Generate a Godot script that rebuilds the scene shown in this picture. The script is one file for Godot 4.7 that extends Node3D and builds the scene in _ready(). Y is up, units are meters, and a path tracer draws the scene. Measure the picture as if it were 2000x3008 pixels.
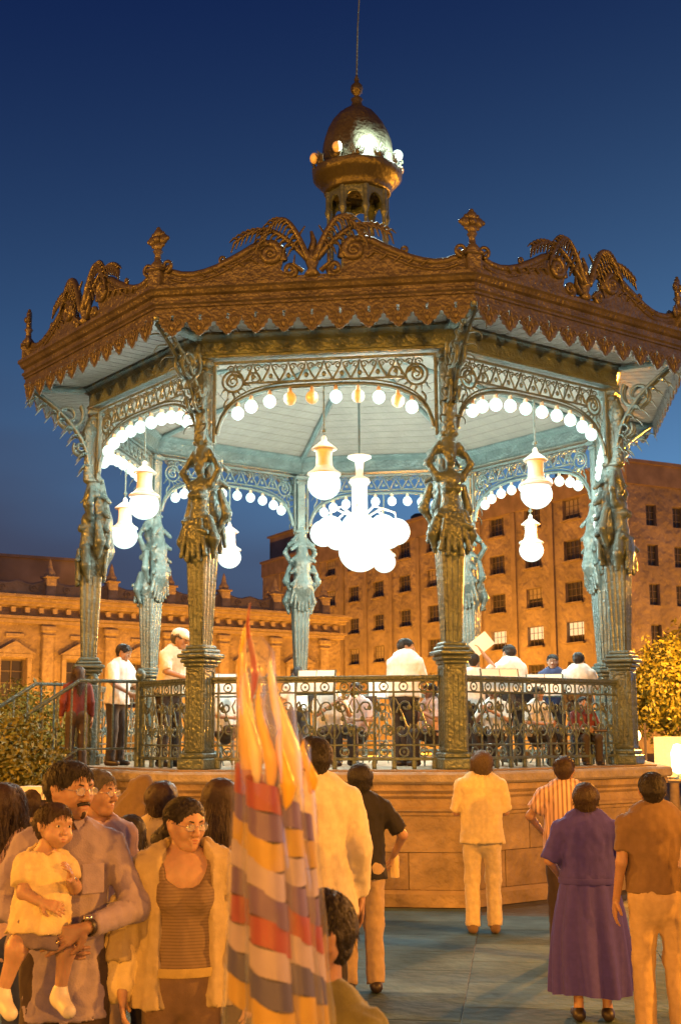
extends Node3D
# Dusk on a plaza: an iron bandstand hung with lit bulbs, a band playing inside it, a crowd in front, two buildings behind.
# Metres; the camera stands at (0, 1.8, 0) and looks along -z.

const F := 3724.8          # focal length in photograph pixels (2000 x 3008)
const PITCH := 0.1721
const HC := 1.8

var M := {}
var jobs := []
var taken := {}
var band: Node3D
var noise := FastNoiseLite.new()

# ---------------------------------------------------------------- geometry collector
class Geo:
	var v := PackedVector3Array()
	var n := PackedVector3Array()
	var t := PackedInt32Array()
	func tri(a: Vector3, b: Vector3, c: Vector3) -> void:
		var k := v.size()
		var q := (b - a).cross(c - a).normalized()
		v.append_array([a, b, c]); n.append_array([q, q, q]); t.append_array([k, k + 2, k + 1])
	func quad(a: Vector3, b: Vector3, c: Vector3, d: Vector3) -> void:
		var k := v.size()
		var q := (c - a).cross(d - b).normalized()
		v.append_array([a, b, c, d]); n.append_array([q, q, q, q]); t.append_array([k, k + 2, k + 1, k, k + 3, k + 2])
	# box with chamfered edges
	func box(c: Vector3, s: Vector3, bas := Basis.IDENTITY, ch := 0.0) -> void:
		var h := s * 0.5
		if ch <= 0.0:
			for ax in 3:
				for sg in [-1.0, 1.0]:
					var u := Vector3.ZERO; var w := Vector3.ZERO; var o := Vector3.ZERO
					o[ax] = h[ax] * sg; u[(ax + 1) % 3] = h[(ax + 1) % 3]; w[(ax + 2) % 3] = h[(ax + 2) % 3] * sg
					quad(c + bas * (o - u - w), c + bas * (o + u - w), c + bas * (o + u + w), c + bas * (o - u + w))
			return
		for ax in 3:
			var i := (ax + 1) % 3; var j := (ax + 2) % 3
			for sg in [-1.0, 1.0]:
				var o := Vector3.ZERO; var u := Vector3.ZERO; var w := Vector3.ZERO
				o[ax] = h[ax] * sg; u[i] = h[i] - ch; w[j] = (h[j] - ch) * sg
				quad(c + bas * (o - u - w), c + bas * (o + u - w), c + bas * (o + u + w), c + bas * (o - u + w))
				# chamfer between face ax,sg and faces i
				for sj in [-1.0, 1.0]:
					var p := Vector3.ZERO; var q := Vector3.ZERO; var l := Vector3.ZERO
					p[ax] = h[ax] * sg; p[i] = (h[i] - ch) * sj
					q[ax] = (h[ax] - ch) * sg; q[i] = h[i] * sj
					l[j] = (h[j] - ch)
					if sg * sj > 0: quad(c + bas * (p - l), c + bas * (q - l), c + bas * (q + l), c + bas * (p + l))
					else: quad(c + bas * (p + l), c + bas * (q + l), c + bas * (q - l), c + bas * (p - l))
		for sx in [-1.0, 1.0]:
			for sy in [-1.0, 1.0]:
				for sz in [-1.0, 1.0]:
					var a := c + bas * Vector3(h.x * sx, (h.y - ch) * sy, (h.z - ch) * sz)
					var b := c + bas * Vector3((h.x - ch) * sx, h.y * sy, (h.z - ch) * sz)
					var d := c + bas * Vector3((h.x - ch) * sx, (h.y - ch) * sy, h.z * sz)
					if sx * sy * sz > 0: tri(a, b, d)
					else: tri(a, d, b)
	# grid of points, smooth; rows of equal length
	func sheet(rows: Array, closed: bool) -> void:
		var base := v.size()
		var w: int = rows[0].size(); var hh := rows.size()
		var acc := PackedVector3Array(); acc.resize(w * hh)
		for r in rows: v.append_array(PackedVector3Array(r))
		var cols := w if closed else w - 1
		for y in hh - 1:
			for x in cols:
				var a := y * w + x; var b := y * w + (x + 1) % w; var c := b + w; var d := a + w
				var pa: Vector3 = v[base + a]; var pb: Vector3 = v[base + b]; var pc: Vector3 = v[base + c]; var pd: Vector3 = v[base + d]
				var q := (pc - pa).cross(pd - pb)
				acc[a] += q; acc[b] += q; acc[c] += q; acc[d] += q
				t.append_array([base + a, base + c, base + b, base + a, base + d, base + c])
		for q in acc: n.append(q.normalized())
	func tube(path: Array, r0: float, r1: float, sides := 6, flat := 1.0) -> void:
		var rows := []
		var up := Vector3.UP
		var m := path.size()
		var d0: Vector3 = (path[1] - path[0]).normalized()
		if absf(d0.dot(up)) > 0.9: up = Vector3.RIGHT
		for i in m:
			var d: Vector3 = (path[mini(i + 1, m - 1)] - path[maxi(i - 1, 0)]).normalized()
			var s := d.cross(up)
			if s.length() < 0.01: s = d.cross(Vector3(0.3, 0.2, 0.9))
			s = s.normalized()
			var w := s.cross(d).normalized()
			up = w
			var r := lerpf(r0, r1, float(i) / (m - 1))
			var ring := []
			for k in sides:
				var a := TAU * k / sides
				ring.append(path[i] + s * cos(a) * r + w * sin(a) * r * flat)
			rows.append(ring)
		var e0 := []; var e1 := []
		for k in sides: e0.append(path[0]); e1.append(path[m - 1])
		rows.push_front(e0); rows.push_back(e1)
		sheet(rows, true)
	# profile: Array of Vector2(radius, height)
	func lathe(prof: Array, seg := 24, o := Vector3.ZERO, wave := 0.0, waves := 0) -> void:
		for i in prof.size() - 1:
			var p: Vector2 = prof[i]; var q: Vector2 = prof[i + 1]
			var r0 := []; var r1 := []
			for k in seg:
				var a := TAU * k / seg
				var m := 1.0 + wave * cos(a * waves)
				r0.append(o + Vector3(sin(a) * p.x * m, p.y, cos(a) * p.x * m)); r1.append(o + Vector3(sin(a) * q.x * m, q.y, cos(a) * q.x * m))
			sheet([r0, r1], true)
	func smooth_lathe(prof: Array, seg := 24, o := Vector3.ZERO, wave := 0.0, waves := 0) -> void:
		var rows := []
		for p in prof:
			var r := []
			for k in seg:
				var a := TAU * k / seg
				var m := 1.0 + wave * cos(a * waves)
				r.append(o + Vector3(sin(a) * p.x * m, p.y, cos(a) * p.x * m))
			rows.append(r)
		sheet(rows, true)
	# polygon in x,y extruded along z by dz
	func slab(poly: PackedVector2Array, z0: float, dz: float, xf := Transform3D.IDENTITY) -> void:
		var ids := Geometry2D.triangulate_polygon(poly)
		var cw := Geometry2D.is_polygon_clockwise(poly)
		for i in range(0, ids.size(), 3):
			var a := poly[ids[i]]; var b := poly[ids[i + 1]]; var c := poly[ids[i + 2]]
			if (b - a).cross(c - a) < 0:
				var sw := b; b = c; c = sw
			tri(xf * Vector3(a.x, a.y, z0 + dz), xf * Vector3(b.x, b.y, z0 + dz), xf * Vector3(c.x, c.y, z0 + dz))
			tri(xf * Vector3(a.x, a.y, z0), xf * Vector3(c.x, c.y, z0), xf * Vector3(b.x, b.y, z0))
		for i in poly.size():
			var a := poly[i]; var b := poly[(i + 1) % poly.size()]
			if cw:
				var sw := a; a = b; b = sw
			quad(xf * Vector3(a.x, a.y, z0), xf * Vector3(b.x, b.y, z0), xf * Vector3(b.x, b.y, z0 + dz), xf * Vector3(a.x, a.y, z0 + dz))
	func ball(c: Vector3, r: Vector3, seg := 16, rings := 10) -> void:
		var rows := []
		for i in rings + 1:
			var a := PI * i / rings - PI / 2
			var row := []
			for k in seg:
				var b := TAU * k / seg
				row.append(c + Vector3(sin(b) * cos(a) * r.x, sin(a) * r.y, cos(b) * cos(a) * r.z))
			rows.append(row)
		sheet(rows, true)
	func mesh() -> ArrayMesh:
		var arr := []; arr.resize(Mesh.ARRAY_MAX)
		arr[Mesh.ARRAY_VERTEX] = v; arr[Mesh.ARRAY_NORMAL] = n; arr[Mesh.ARRAY_INDEX] = t
		var m := ArrayMesh.new(); m.add_surface_from_arrays(Mesh.PRIMITIVE_TRIANGLES, arr)
		return m

# ---------------------------------------------------------------- smooth blended bodies (surface nets)
class Blob:
	var A := PackedVector3Array(); var B := PackedVector3Array(); var D := PackedVector3Array(); var U := PackedVector3Array()
	var RA := PackedFloat32Array(); var DR := PackedFloat32Array(); var KZ := PackedFloat32Array(); var K := PackedFloat32Array(); var INV := PackedFloat32Array()
	var OP := PackedInt32Array()
	var cell := 0.014
	var amp := 0.0
	var crease := 0.0
	var freq := Vector3(30, 30, 30)
	var nz: FastNoiseLite
	var xf := Transform3D.IDENTITY
	var v := PackedVector3Array(); var n := PackedVector3Array(); var t := PackedInt32Array()
	# op 0 add, 1 add with a flat end at b, 2 subtract
	func add(a: Vector3, b: Vector3, ra: float, rb: float, k := 0.03, kz := 1.0, op := 0) -> void:
		var d := b - a
		if d.length() < 1e-4: d = Vector3(0, 1e-4, 0)
		A.append(a); B.append(b)
		U.append(d.normalized())
		d.z /= kz
		D.append(d); INV.append(1.0 / d.length_squared())
		RA.append(ra); DR.append(rb - ra); KZ.append(kz); K.append(k); OP.append(op)
	func dist(p: Vector3, list: PackedInt32Array) -> float:
		var d := 1000.0
		for i in list:
			var pa := p - A[i]
			pa.z /= KZ[i]
			var h := clampf(pa.dot(D[i]) * INV[i], 0.0, 1.0)
			var e := (pa - D[i] * h).length() - RA[i] - DR[i] * h
			var k := K[i]
			var op := OP[i]
			if op == 1: e = maxf(e, (p - B[i]).dot(U[i]))
			if op == 2:
				e = -e
				var w := maxf(k - absf(d - e), 0.0) / k
				d = maxf(d, e) + w * w * k * 0.25
			else:
				var w := maxf(k - absf(d - e), 0.0) / k
				d = minf(d, e) - w * w * k * 0.25
		return d
	func run() -> void:
		var lo := Vector3.INF; var hi := -Vector3.INF
		for i in A.size():
			if OP[i] == 2: continue
			var r := maxf(RA[i], RA[i] + DR[i]) + K[i] * 0.5 + cell * 2.0 + amp
			lo = lo.min(A[i] - Vector3(r, r, r)).min(B[i] - Vector3(r, r, r)); hi = hi.max(A[i] + Vector3(r, r, r)).max(B[i] + Vector3(r, r, r))
		const S := 4
		var bs := cell * S
		var nbx := int(ceil((hi.x - lo.x) / bs)) + 1; var nby := int(ceil((hi.y - lo.y) / bs)) + 1; var nbz := int(ceil((hi.z - lo.z) / bs)) + 1
		var nx := nbx * S; var ny := nby * S; var nzz := nbz * S
		var f := PackedFloat32Array(); f.resize(nx * ny * nzz); f.fill(1.0)
		var half := bs * 0.5
		var diag := half * 1.7321 + cell * 2.0 + amp
		var act := []
		for bz in nbz:
			for by in nby:
				for bx in nbx:
					var c := lo + Vector3((bx + 0.5) * bs, (by + 0.5) * bs, (bz + 0.5) * bs)
					var list := PackedInt32Array()
					var any := false
					for i in A.size():
						var h := clampf((c - A[i]).dot(B[i] - A[i]) / maxf((B[i] - A[i]).length_squared(), 1e-8), 0.0, 1.0)
						var e := (c - A[i]).lerp(c - B[i], h).length() - maxf(RA[i], RA[i] + DR[i]) * maxf(KZ[i], 1.0)
						if e < diag + K[i]:
							list.append(i)
							if OP[i] != 2: any = true
					if not any: continue
					var d := dist(c, list)
					var x0 := bx * S; var y0 := by * S; var z0 := bz * S
					if absf(d) > diag * 1.3:
						if d < 0:
							for z in S:
								for y in S:
									for x in S: f[(x0 + x) + nx * ((y0 + y) + ny * (z0 + z))] = -1.0
						continue
					act.append(Vector3i(x0, y0, z0))
					for z in S:
						for y in S:
							var o := nx * ((y0 + y) + ny * (z0 + z)) + x0
							for x in S:
								var p := lo + Vector3(x0 + x, y0 + y, z0 + z) * cell
								var e := dist(p, list)
								if amp > 0.0 and absf(e) < cell * 2.0 + amp: e += nz.get_noise_3dv(p * freq) * amp + (0.22 - absf(nz.get_noise_3dv(p * freq * 1.7 + Vector3(p.y * 14.0, 9, 4)))) * amp * crease
								f[o + x] = e
		var ids := {}
		var sx := 1; var sy := nx; var sz := nx * ny
		var corner := [0, sx, sy, sx + sy, sz, sx + sz, sy + sz, sx + sy + sz]
		var offs := [Vector3(0, 0, 0), Vector3(1, 0, 0), Vector3(0, 1, 0), Vector3(1, 1, 0), Vector3(0, 0, 1), Vector3(1, 0, 1), Vector3(0, 1, 1), Vector3(1, 1, 1)]
		var edges := [[0, 1], [2, 3], [4, 5], [6, 7], [0, 2], [1, 3], [4, 6], [5, 7], [0, 4], [1, 5], [2, 6], [3, 7]]
		var cells := PackedInt32Array()
		for b in act:
			for z in range(b.z, mini(b.z + S, nzz - 1)):
				for y in range(b.y, mini(b.y + S, ny - 1)):
					for x in range(b.x, mini(b.x + S, nx - 1)):
						var o: int = x + nx * (y + ny * z)
						if absf(f[o]) > cell * 3.2: continue
						var neg := 0
						for k in 8:
							if f[o + corner[k]] < 0.0: neg += 1
						if neg == 0 or neg == 8: continue
						var p := Vector3.ZERO; var cnt := 0
						for e in edges:
							var a: float = f[o + corner[e[0]]]; var c: float = f[o + corner[e[1]]]
							if (a < 0.0) != (c < 0.0):
								var w := a / (a - c)
								p += offs[e[0]].lerp(offs[e[1]], w); cnt += 1
						ids[o] = v.size()
						v.append(lo + (Vector3(x, y, z) + p / cnt) * cell)
						cells.append(o)
		n.resize(v.size())
		for o in cells:
			var neg: bool = f[o] < 0.0
			for ax in 3:
				var s: int = [sx, sy, sz][ax]; var u: int = [sy, sz, sx][ax]; var w: int = [sz, sx, sy][ax]
				if (f[o + s] < 0.0) == neg: continue
				if not (ids.has(o - u) and ids.has(o - w) and ids.has(o - u - w)): continue
				var a: int = ids[o]; var b: int = ids[o - u]; var c: int = ids[o - u - w]; var d: int = ids[o - w]
				if not neg:
					var sw := b; b = d; d = sw
				var q := (v[c] - v[a]).cross(v[d] - v[b])
				n[a] += q; n[b] += q; n[c] += q; n[d] += q
				t.append_array([a, c, b, a, d, c])
		for i in n.size(): n[i] = (xf.basis * n[i]).normalized()
		for i in v.size(): v[i] = xf * v[i]

func run_job(i: int) -> void:
	for b in jobs[i].blobs: b.run()

func finish_jobs() -> void:
	var id := WorkerThreadPool.add_group_task(run_job, jobs.size(), -1, true)
	WorkerThreadPool.wait_for_group_task_completion(id)
	for j in jobs:
		var v := PackedVector3Array(); var n := PackedVector3Array(); var t := PackedInt32Array()
		for b in j.blobs:
			var k := v.size()
			v.append_array(b.v); n.append_array(b.n)
			for q in b.t: t.append(q + k)
		var arr := []; arr.resize(Mesh.ARRAY_MAX)
		arr[Mesh.ARRAY_VERTEX] = v; arr[Mesh.ARRAY_NORMAL] = n; arr[Mesh.ARRAY_INDEX] = t
		var m := ArrayMesh.new(); m.add_surface_from_arrays(Mesh.PRIMITIVE_TRIANGLES, arr)
		for mi in j.to: mi.mesh = m
	jobs.clear()

func blob(cell: float, amp := 0.0, freq := Vector3(30, 30, 30), xf := Transform3D.IDENTITY) -> Blob:
	var b := Blob.new(); b.cell = cell; b.amp = amp; b.freq = freq; b.nz = noise; b.xf = xf
	return b

# ---------------------------------------------------------------- naming and placing
func numbered(called: String) -> String:
	var k: int = taken.get(called, 0)
	taken[called] = k + 1
	return called if k == 0 else "%s_%03d" % [called, k]

func thing(called: String, label: String, category: String, at_ := Vector3.ZERO, turn := 0.0, group := "") -> Node3D:
	var o := Node3D.new(); o.name = numbered(called); add_child(o)
	o.position = at_; o.rotation.y = turn
	o.set_meta("label", label); o.set_meta("category", category)
	if group: o.set_meta("group", group)
	return o

func structure(called: String, mesh: Mesh, m: Material) -> MeshInstance3D:
	var o := MeshInstance3D.new(); o.name = numbered(called); o.mesh = mesh; o.material_override = m; add_child(o)
	o.set_meta("kind", "structure")
	return o

func part(called: String, mesh: Mesh, m: Material, parent: Node, xf := Transform3D.IDENTITY) -> MeshInstance3D:
	var o := MeshInstance3D.new(); o.name = called; o.mesh = mesh; o.material_override = m; o.transform = xf
	parent.add_child(o, true)
	return o

func blob_part(called: String, blobs: Array, m: Material, parent: Node, xf := Transform3D.IDENTITY) -> MeshInstance3D:
	var o := part(called, null, m, parent, xf)
	jobs.append({"blobs": blobs, "to": [o]})
	return o

func lamp_light(at_: Vector3, color: Color, energy: float, size: float, parent: Node) -> OmniLight3D:
	var l := OmniLight3D.new(); l.name = "light"; l.light_color = color; l.light_energy = energy; l.light_size = size
	l.omni_range = 60.0; l.omni_attenuation = 2.0; l.shadow_enabled = true; l.position = at_
	parent.add_child(l, true)
	return l

# point seen at a photograph pixel, on the vertical plane z metres ahead
func at(px: float, py: float, z: float) -> Vector3:
	var u := (px - 1000.0) / F; var w := -(py - 1504.0) / F
	var dy := w * cos(PITCH) + sin(PITCH); var dz := -w * sin(PITCH) + cos(PITCH)
	return Vector3(u * z / dz, HC + dy * z / dz, -z)

# ---------------------------------------------------------------- materials
func lin(r: float, g: float, b: float) -> Color:
	return Color(r, g, b).linear_to_srgb()

func mottle(seed_: int, f: float, lo: float, hi: float, size := 256, oct := 4) -> ImageTexture:
	var q := FastNoiseLite.new(); q.seed = seed_; q.frequency = f; q.fractal_octaves = oct; q.noise_type = FastNoiseLite.TYPE_SIMPLEX_SMOOTH
	var im := q.get_seamless_image(size, size)
	im.convert(Image.FORMAT_RGB8)
	for y in size:
		for x in size:
			var g := lerpf(lo, hi, im.get_pixel(x, y).r)
			im.set_pixel(x, y, Color(g, g, g))
	im.generate_mipmaps()
	return ImageTexture.create_from_image(im)

func bumps(seed_: int, f: float, strength: float, size := 256, sx := 1.0) -> ImageTexture:
	var q := FastNoiseLite.new(); q.seed = seed_; q.frequency = f; q.fractal_octaves = 4
	var im := q.get_seamless_image(size, size)
	im.bump_map_to_normal_map(strength)
	im.generate_mipmaps()
	return ImageTexture.create_from_image(im)

func mat(key: String, c: Color, rough := 0.8, metal := 0.0, tex: Texture2D = null, scale := 1.0, nrm: Texture2D = null, world := false, nscale := 0.6) -> StandardMaterial3D:
	var m := StandardMaterial3D.new()
	m.albedo_color = c; m.roughness = rough; m.metallic = metal
	if tex: m.albedo_texture = tex
	if nrm:
		m.normal_enabled = true; m.normal_texture = nrm; m.normal_scale = nscale
	if tex or nrm:
		m.uv1_triplanar = true; m.uv1_world_triplanar = world; m.uv1_scale = Vector3.ONE * scale
	M[key] = m
	return m

func glow(key: String, c: Color, e: float, base := Color(0.9, 0.9, 0.85)) -> StandardMaterial3D:
	var m := StandardMaterial3D.new()
	m.albedo_color = base; m.roughness = 0.3; m.emission_enabled = true; m.emission = c; m.emission_energy_multiplier = e
	M[key] = m
	return m

func materials() -> void:
	var soft := mottle(1, 0.012, 0.88, 1.0)
	var strong := mottle(2, 0.01, 0.74, 1.0)
	var blot := mottle(3, 0.02, 0.78, 1.0)
	var grain := bumps(4, 0.05, 6.0)
	var cloth_n := bumps(5, 0.09, 4.0)
	var rough_n := bumps(6, 0.05, 5.0)
	mat("iron", lin(0.105, 0.145, 0.135), 0.28, 0.2, strong, 1.3, grain)
	M["iron_dark"] = M.iron
	mat("roof_iron", lin(0.078, 0.072, 0.064), 0.38, 0.2, strong, 1.1, grain)
	mat("dome", lin(0.072, 0.07, 0.045), 0.38, 0.25, strong, 0.9, grain)
	mat("board", lin(0.135, 0.114, 0.088), 0.55, 0.0, soft, 0.7, grain, false, 0.25)
	mat("stone", lin(0.36, 0.27, 0.17), 0.85, 0.0, strong, 0.6, rough_n)
	mat("stone2", lin(0.30, 0.22, 0.14), 0.85, 0.0, strong, 0.7, rough_n)
	mat("coping", lin(0.36, 0.31, 0.25), 0.7, 0.0, blot, 0.8, rough_n)
	mat("slab_a", lin(0.115, 0.185, 0.215), 0.9, 0.0, strong, 0.45, rough_n, true, 0.4)
	mat("slab_b", lin(0.072, 0.122, 0.148), 0.9, 0.0, strong, 0.45, rough_n, true, 0.4)
	mat("slab_c", lin(0.092, 0.152, 0.178), 0.9, 0.0, strong, 0.45, rough_n, true, 0.4)
	for k in ["slab_a", "slab_b", "slab_c"]: M[k].metallic_specular = 0.2
	mat("ground", lin(0.09, 0.09, 0.085), 0.8, 0.0, strong, 0.2, rough_n, true)
	mat("palace", lin(0.42, 0.34, 0.24), 0.85, 0.0, strong, 0.16, rough_n)
	mat("palace_trim", lin(0.46, 0.38, 0.28), 0.85, 0.0, blot, 0.25, rough_n)
	mat("block", lin(0.42, 0.345, 0.27), 0.85, 0.0, strong, 0.07, rough_n)
	mat("block_trim", lin(0.38, 0.31, 0.24), 0.85, 0.0, blot, 0.1)
	mat("parapet", lin(0.36, 0.28, 0.22), 0.85, 0.0, blot, 0.1)
	mat("far_wall", lin(0.38, 0.31, 0.25), 0.9, 0.0, strong, 0.07)
	mat("wood_dark", lin(0.06, 0.04, 0.03), 0.5, 0.0, blot, 1.0)
	mat("window_frame", lin(0.17, 0.145, 0.12), 0.6)
	mat("blind", lin(0.34, 0.30, 0.24), 0.8)
	mat("pane", lin(0.06, 0.058, 0.055), 0.1)
	glow("lit_pane", lin(1.0, 0.78, 0.42), 0.85, lin(0.3, 0.25, 0.2))
	mat("brass", lin(0.50, 0.40, 0.26), 0.35, 0.35, blot, 3.0)
	mat("lamp_white", lin(0.72, 0.66, 0.54), 0.4, 0.0, soft, 3.0)
	mat("bulb_off", lin(0.75, 0.68, 0.50), 0.12)
	# clothes, skin and hair
	mat("skin", lin(0.40, 0.235, 0.15), 0.5, 0.0, soft, 5.0, grain, false, 0.12)
	mat("skin_light", lin(0.47, 0.29, 0.19), 0.5, 0.0, soft, 5.0, grain, false, 0.12)
	for k in ["skin", "skin_light"]:
		M[k].subsurf_scatter_enabled = true; M[k].subsurf_scatter_strength = 0.15
	mat("lip", lin(0.33, 0.13, 0.09), 0.45)
	mat("eye_white", lin(0.6, 0.56, 0.5), 0.15)
	mat("eye_dark", lin(0.02, 0.013, 0.01), 0.1)
	var hair_n := bumps(7, 0.12, 8.0)
	mat("hair_black", lin(0.016, 0.012, 0.010), 0.6, 0.0, blot, 6.0, hair_n)
	mat("hair_brown", lin(0.038, 0.02, 0.012), 0.6, 0.0, blot, 6.0, hair_n)
	mat("hair_light", lin(0.085, 0.055, 0.028), 0.6, 0.0, blot, 6.0, hair_n)
	mat("hair_grey", lin(0.10, 0.09, 0.08), 0.6, 0.0, blot, 6.0, hair_n)
	var cl := func(key: String, c: Color) -> void:
		var m := mat(key, c, 0.88, 0.0, soft, 5.0, cloth_n, false, 0.4)
		m.rim_enabled = true; m.rim = 0.25
	cl.call("c_mauve", lin(0.33, 0.275, 0.36))
	cl.call("c_cream", lin(0.70, 0.62, 0.46))
	cl.call("c_white", lin(0.74, 0.74, 0.70))
	cl.call("c_yellow", lin(0.68, 0.56, 0.30))
	cl.call("c_yellow2", lin(0.66, 0.54, 0.31))
	cl.call("c_purple", lin(0.06, 0.046, 0.36))
	cl.call("c_brown", lin(0.19, 0.12, 0.065))
	cl.call("c_khaki", lin(0.42, 0.31, 0.19))
	cl.call("c_tan", lin(0.50, 0.36, 0.21))
	cl.call("c_black", lin(0.014, 0.012, 0.013))
	cl.call("c_charcoal", lin(0.035, 0.028, 0.026))
	cl.call("c_darkbrown", lin(0.06, 0.04, 0.03))
	cl.call("c_taupe", lin(0.16, 0.105, 0.075))
	cl.call("c_pink", lin(0.60, 0.42, 0.38))
	cl.call("c_olive", lin(0.16, 0.15, 0.055))
	cl.call("c_red", lin(0.14, 0.025, 0.02))
	cl.call("c_navy", lin(0.03, 0.045, 0.12))
	cl.call("c_gauze", lin(0.46, 0.37, 0.21))
	cl.call("c_babyskirt", lin(0.19, 0.15, 0.17))
	cl.call("c_canvas", lin(0.17, 0.115, 0.055))
	cl.call("c_belt", lin(0.45, 0.34, 0.12))
	mat("shoe_dark", lin(0.03, 0.022, 0.018), 0.45)
	mat("shoe_white", lin(0.66, 0.62, 0.52), 0.5)
	mat("silver", lin(0.7, 0.68, 0.62), 0.2, 0.9)
	mat("gold", lin(0.75, 0.55, 0.2), 0.25, 0.9)
	# fabrics with a woven stripe
	var im := Image.create(64, 64, false, Image.FORMAT_RGB8)
	for y in 64:
		for x in 64:
			var g := 1.0 if (x % 16) < 9 else 0.62
			im.set_pixel(x, y, Color(g, g * 0.97, g * 0.95))
	im.generate_mipmaps()
	var st := mat("c_stripe", lin(0.66, 0.46, 0.36), 0.85, 0.0, ImageTexture.create_from_image(im), 7.0)
	st.rim_enabled = true; st.rim = 0.2
	im = Image.create(64, 64, false, Image.FORMAT_RGB8)
	for y in 64:
		for x in 64:
			var g := 1.0 if (y % 16) < 10 else 0.84
			im.set_pixel(x, y, Color(g, g, g))
	im.generate_mipmaps()
	mat("c_ribbed", lin(0.20, 0.14, 0.085), 0.85, 0.0, ImageTexture.create_from_image(im), 20.0)
	mat("leaf_a", lin(0.10, 0.115, 0.022), 0.5)
	mat("leaf_b", lin(0.065, 0.085, 0.018), 0.5)
	mat("leaf_c", lin(0.15, 0.14, 0.03), 0.5)
	for k in ["leaf_a", "leaf_b", "leaf_c"]: M[k].backlight_enabled = true; M[k].backlight = Color(0.4, 0.4, 0.1)
	mat("bark", lin(0.09, 0.065, 0.045), 0.9, 0.0, strong, 3.0, rough_n)
	var pl := mat("plastic", Color(0.95, 0.93, 0.92, 0.07), 0.05)
	pl.transparency = BaseMaterial3D.TRANSPARENCY_ALPHA
	var bag := mat("bag_plastic", Color(0.95, 0.85, 0.6, 0.55), 0.3)
	bag.transparency = BaseMaterial3D.TRANSPARENCY_ALPHA
	var lens := mat("lens", Color(0.95, 0.95, 0.95, 0.12), 0.03)
	lens.transparency = BaseMaterial3D.TRANSPARENCY_ALPHA
	mat("p_red", lin(0.30, 0.022, 0.015), 0.45, 0.0, soft, 4.0)
	mat("p_yellow", lin(0.48, 0.31, 0.015), 0.45, 0.0, soft, 4.0)
	mat("p_violet", lin(0.12, 0.065, 0.22), 0.45, 0.0, soft, 4.0)
	mat("p_white", lin(0.42, 0.36, 0.44), 0.45, 0.0, soft, 4.0)
	mat("p_blue", lin(0.03, 0.035, 0.16), 0.45, 0.0, soft, 4.0)
	mat("paper", lin(0.8, 0.8, 0.76), 0.7)
	glow("globe_on", lin(0.74, 1.0, 0.93), 1.35, lin(0.2, 0.2, 0.2))
	glow("bulb_on", lin(0.66, 1.0, 0.93), 1.25, lin(0.2, 0.2, 0.2))
	glow("sodium", lin(1.0, 0.5, 0.14), 6.0)
	glow("warm_lamp", lin(1.0, 0.66, 0.25), 5.0)
	var tip := mat("tip_yellow", lin(0.80, 0.62, 0.10), 0.25)
	tip.backlight_enabled = true; tip.backlight = Color(0.9, 0.75, 0.25)
	var tip2 := mat("tip_pale", lin(0.86, 0.80, 0.55), 0.25)
	tip2.backlight_enabled = true; tip2.backlight = Color(0.9, 0.85, 0.6)

# ---------------------------------------------------------------- the bandstand
const T8 := 0.41421356
const RC := 3.712       # columns stand on this circle
const AC := 3.4295      # their apothem
const AE := 4.3014      # apothem of the eaves
const FLOOR := 1.40

func face(k: int) -> Transform3D:
	return Transform3D(Basis(Vector3.UP, k * PI / 4), Vector3.ZERO)

func corner(k: int, r: float) -> Transform3D:
	var b := Basis(Vector3.UP, (k + 0.5) * PI / 4)
	return Transform3D(b, b * Vector3(0, 0, r))

func oct_side(g: Geo, prof: Array) -> void:
	for i in prof.size() - 1:
		var p: Vector2 = prof[i]; var q: Vector2 = prof[i + 1]
		g.quad(Vector3(-p.x * T8, p.y, p.x), Vector3(p.x * T8, p.y, p.x), Vector3(q.x * T8, q.y, q.x), Vector3(-q.x * T8, q.y, q.x))

func spiral(c: Vector3, r0: float, r1: float, a0: float, turns: float, steps: int) -> Array:
	var out := []
	for i in steps + 1:
		var w := float(i) / steps
		var a := a0 + TAU * turns * w; var r := lerpf(r0, r1, pow(w, 0.8))
		out.append(c + Vector3(cos(a) * r, sin(a) * r, 0))
	return out

func s_scroll(w: float, h: float, flip: float) -> Array:
	var pts := []
	var low := spiral(Vector3(-w * 0.12 * flip, -h * 0.25, 0), w * 0.09, w * 0.40, 0.0, 1.15 * flip, 18)
	var high := spiral(Vector3(w * 0.12 * flip, h * 0.25, 0), w * 0.40, w * 0.09, PI + 1.15 * TAU * flip, -1.15 * flip, 18)
	pts.append_array(low); pts.append_array(high)
	return pts

func arch_y(x: float) -> float:
	return 5.14 + 0.65 * pow(maxf(1.0 - pow(absf(x) / 1.27, 3.4), 0.0), 1.0 / 2.3)

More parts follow.
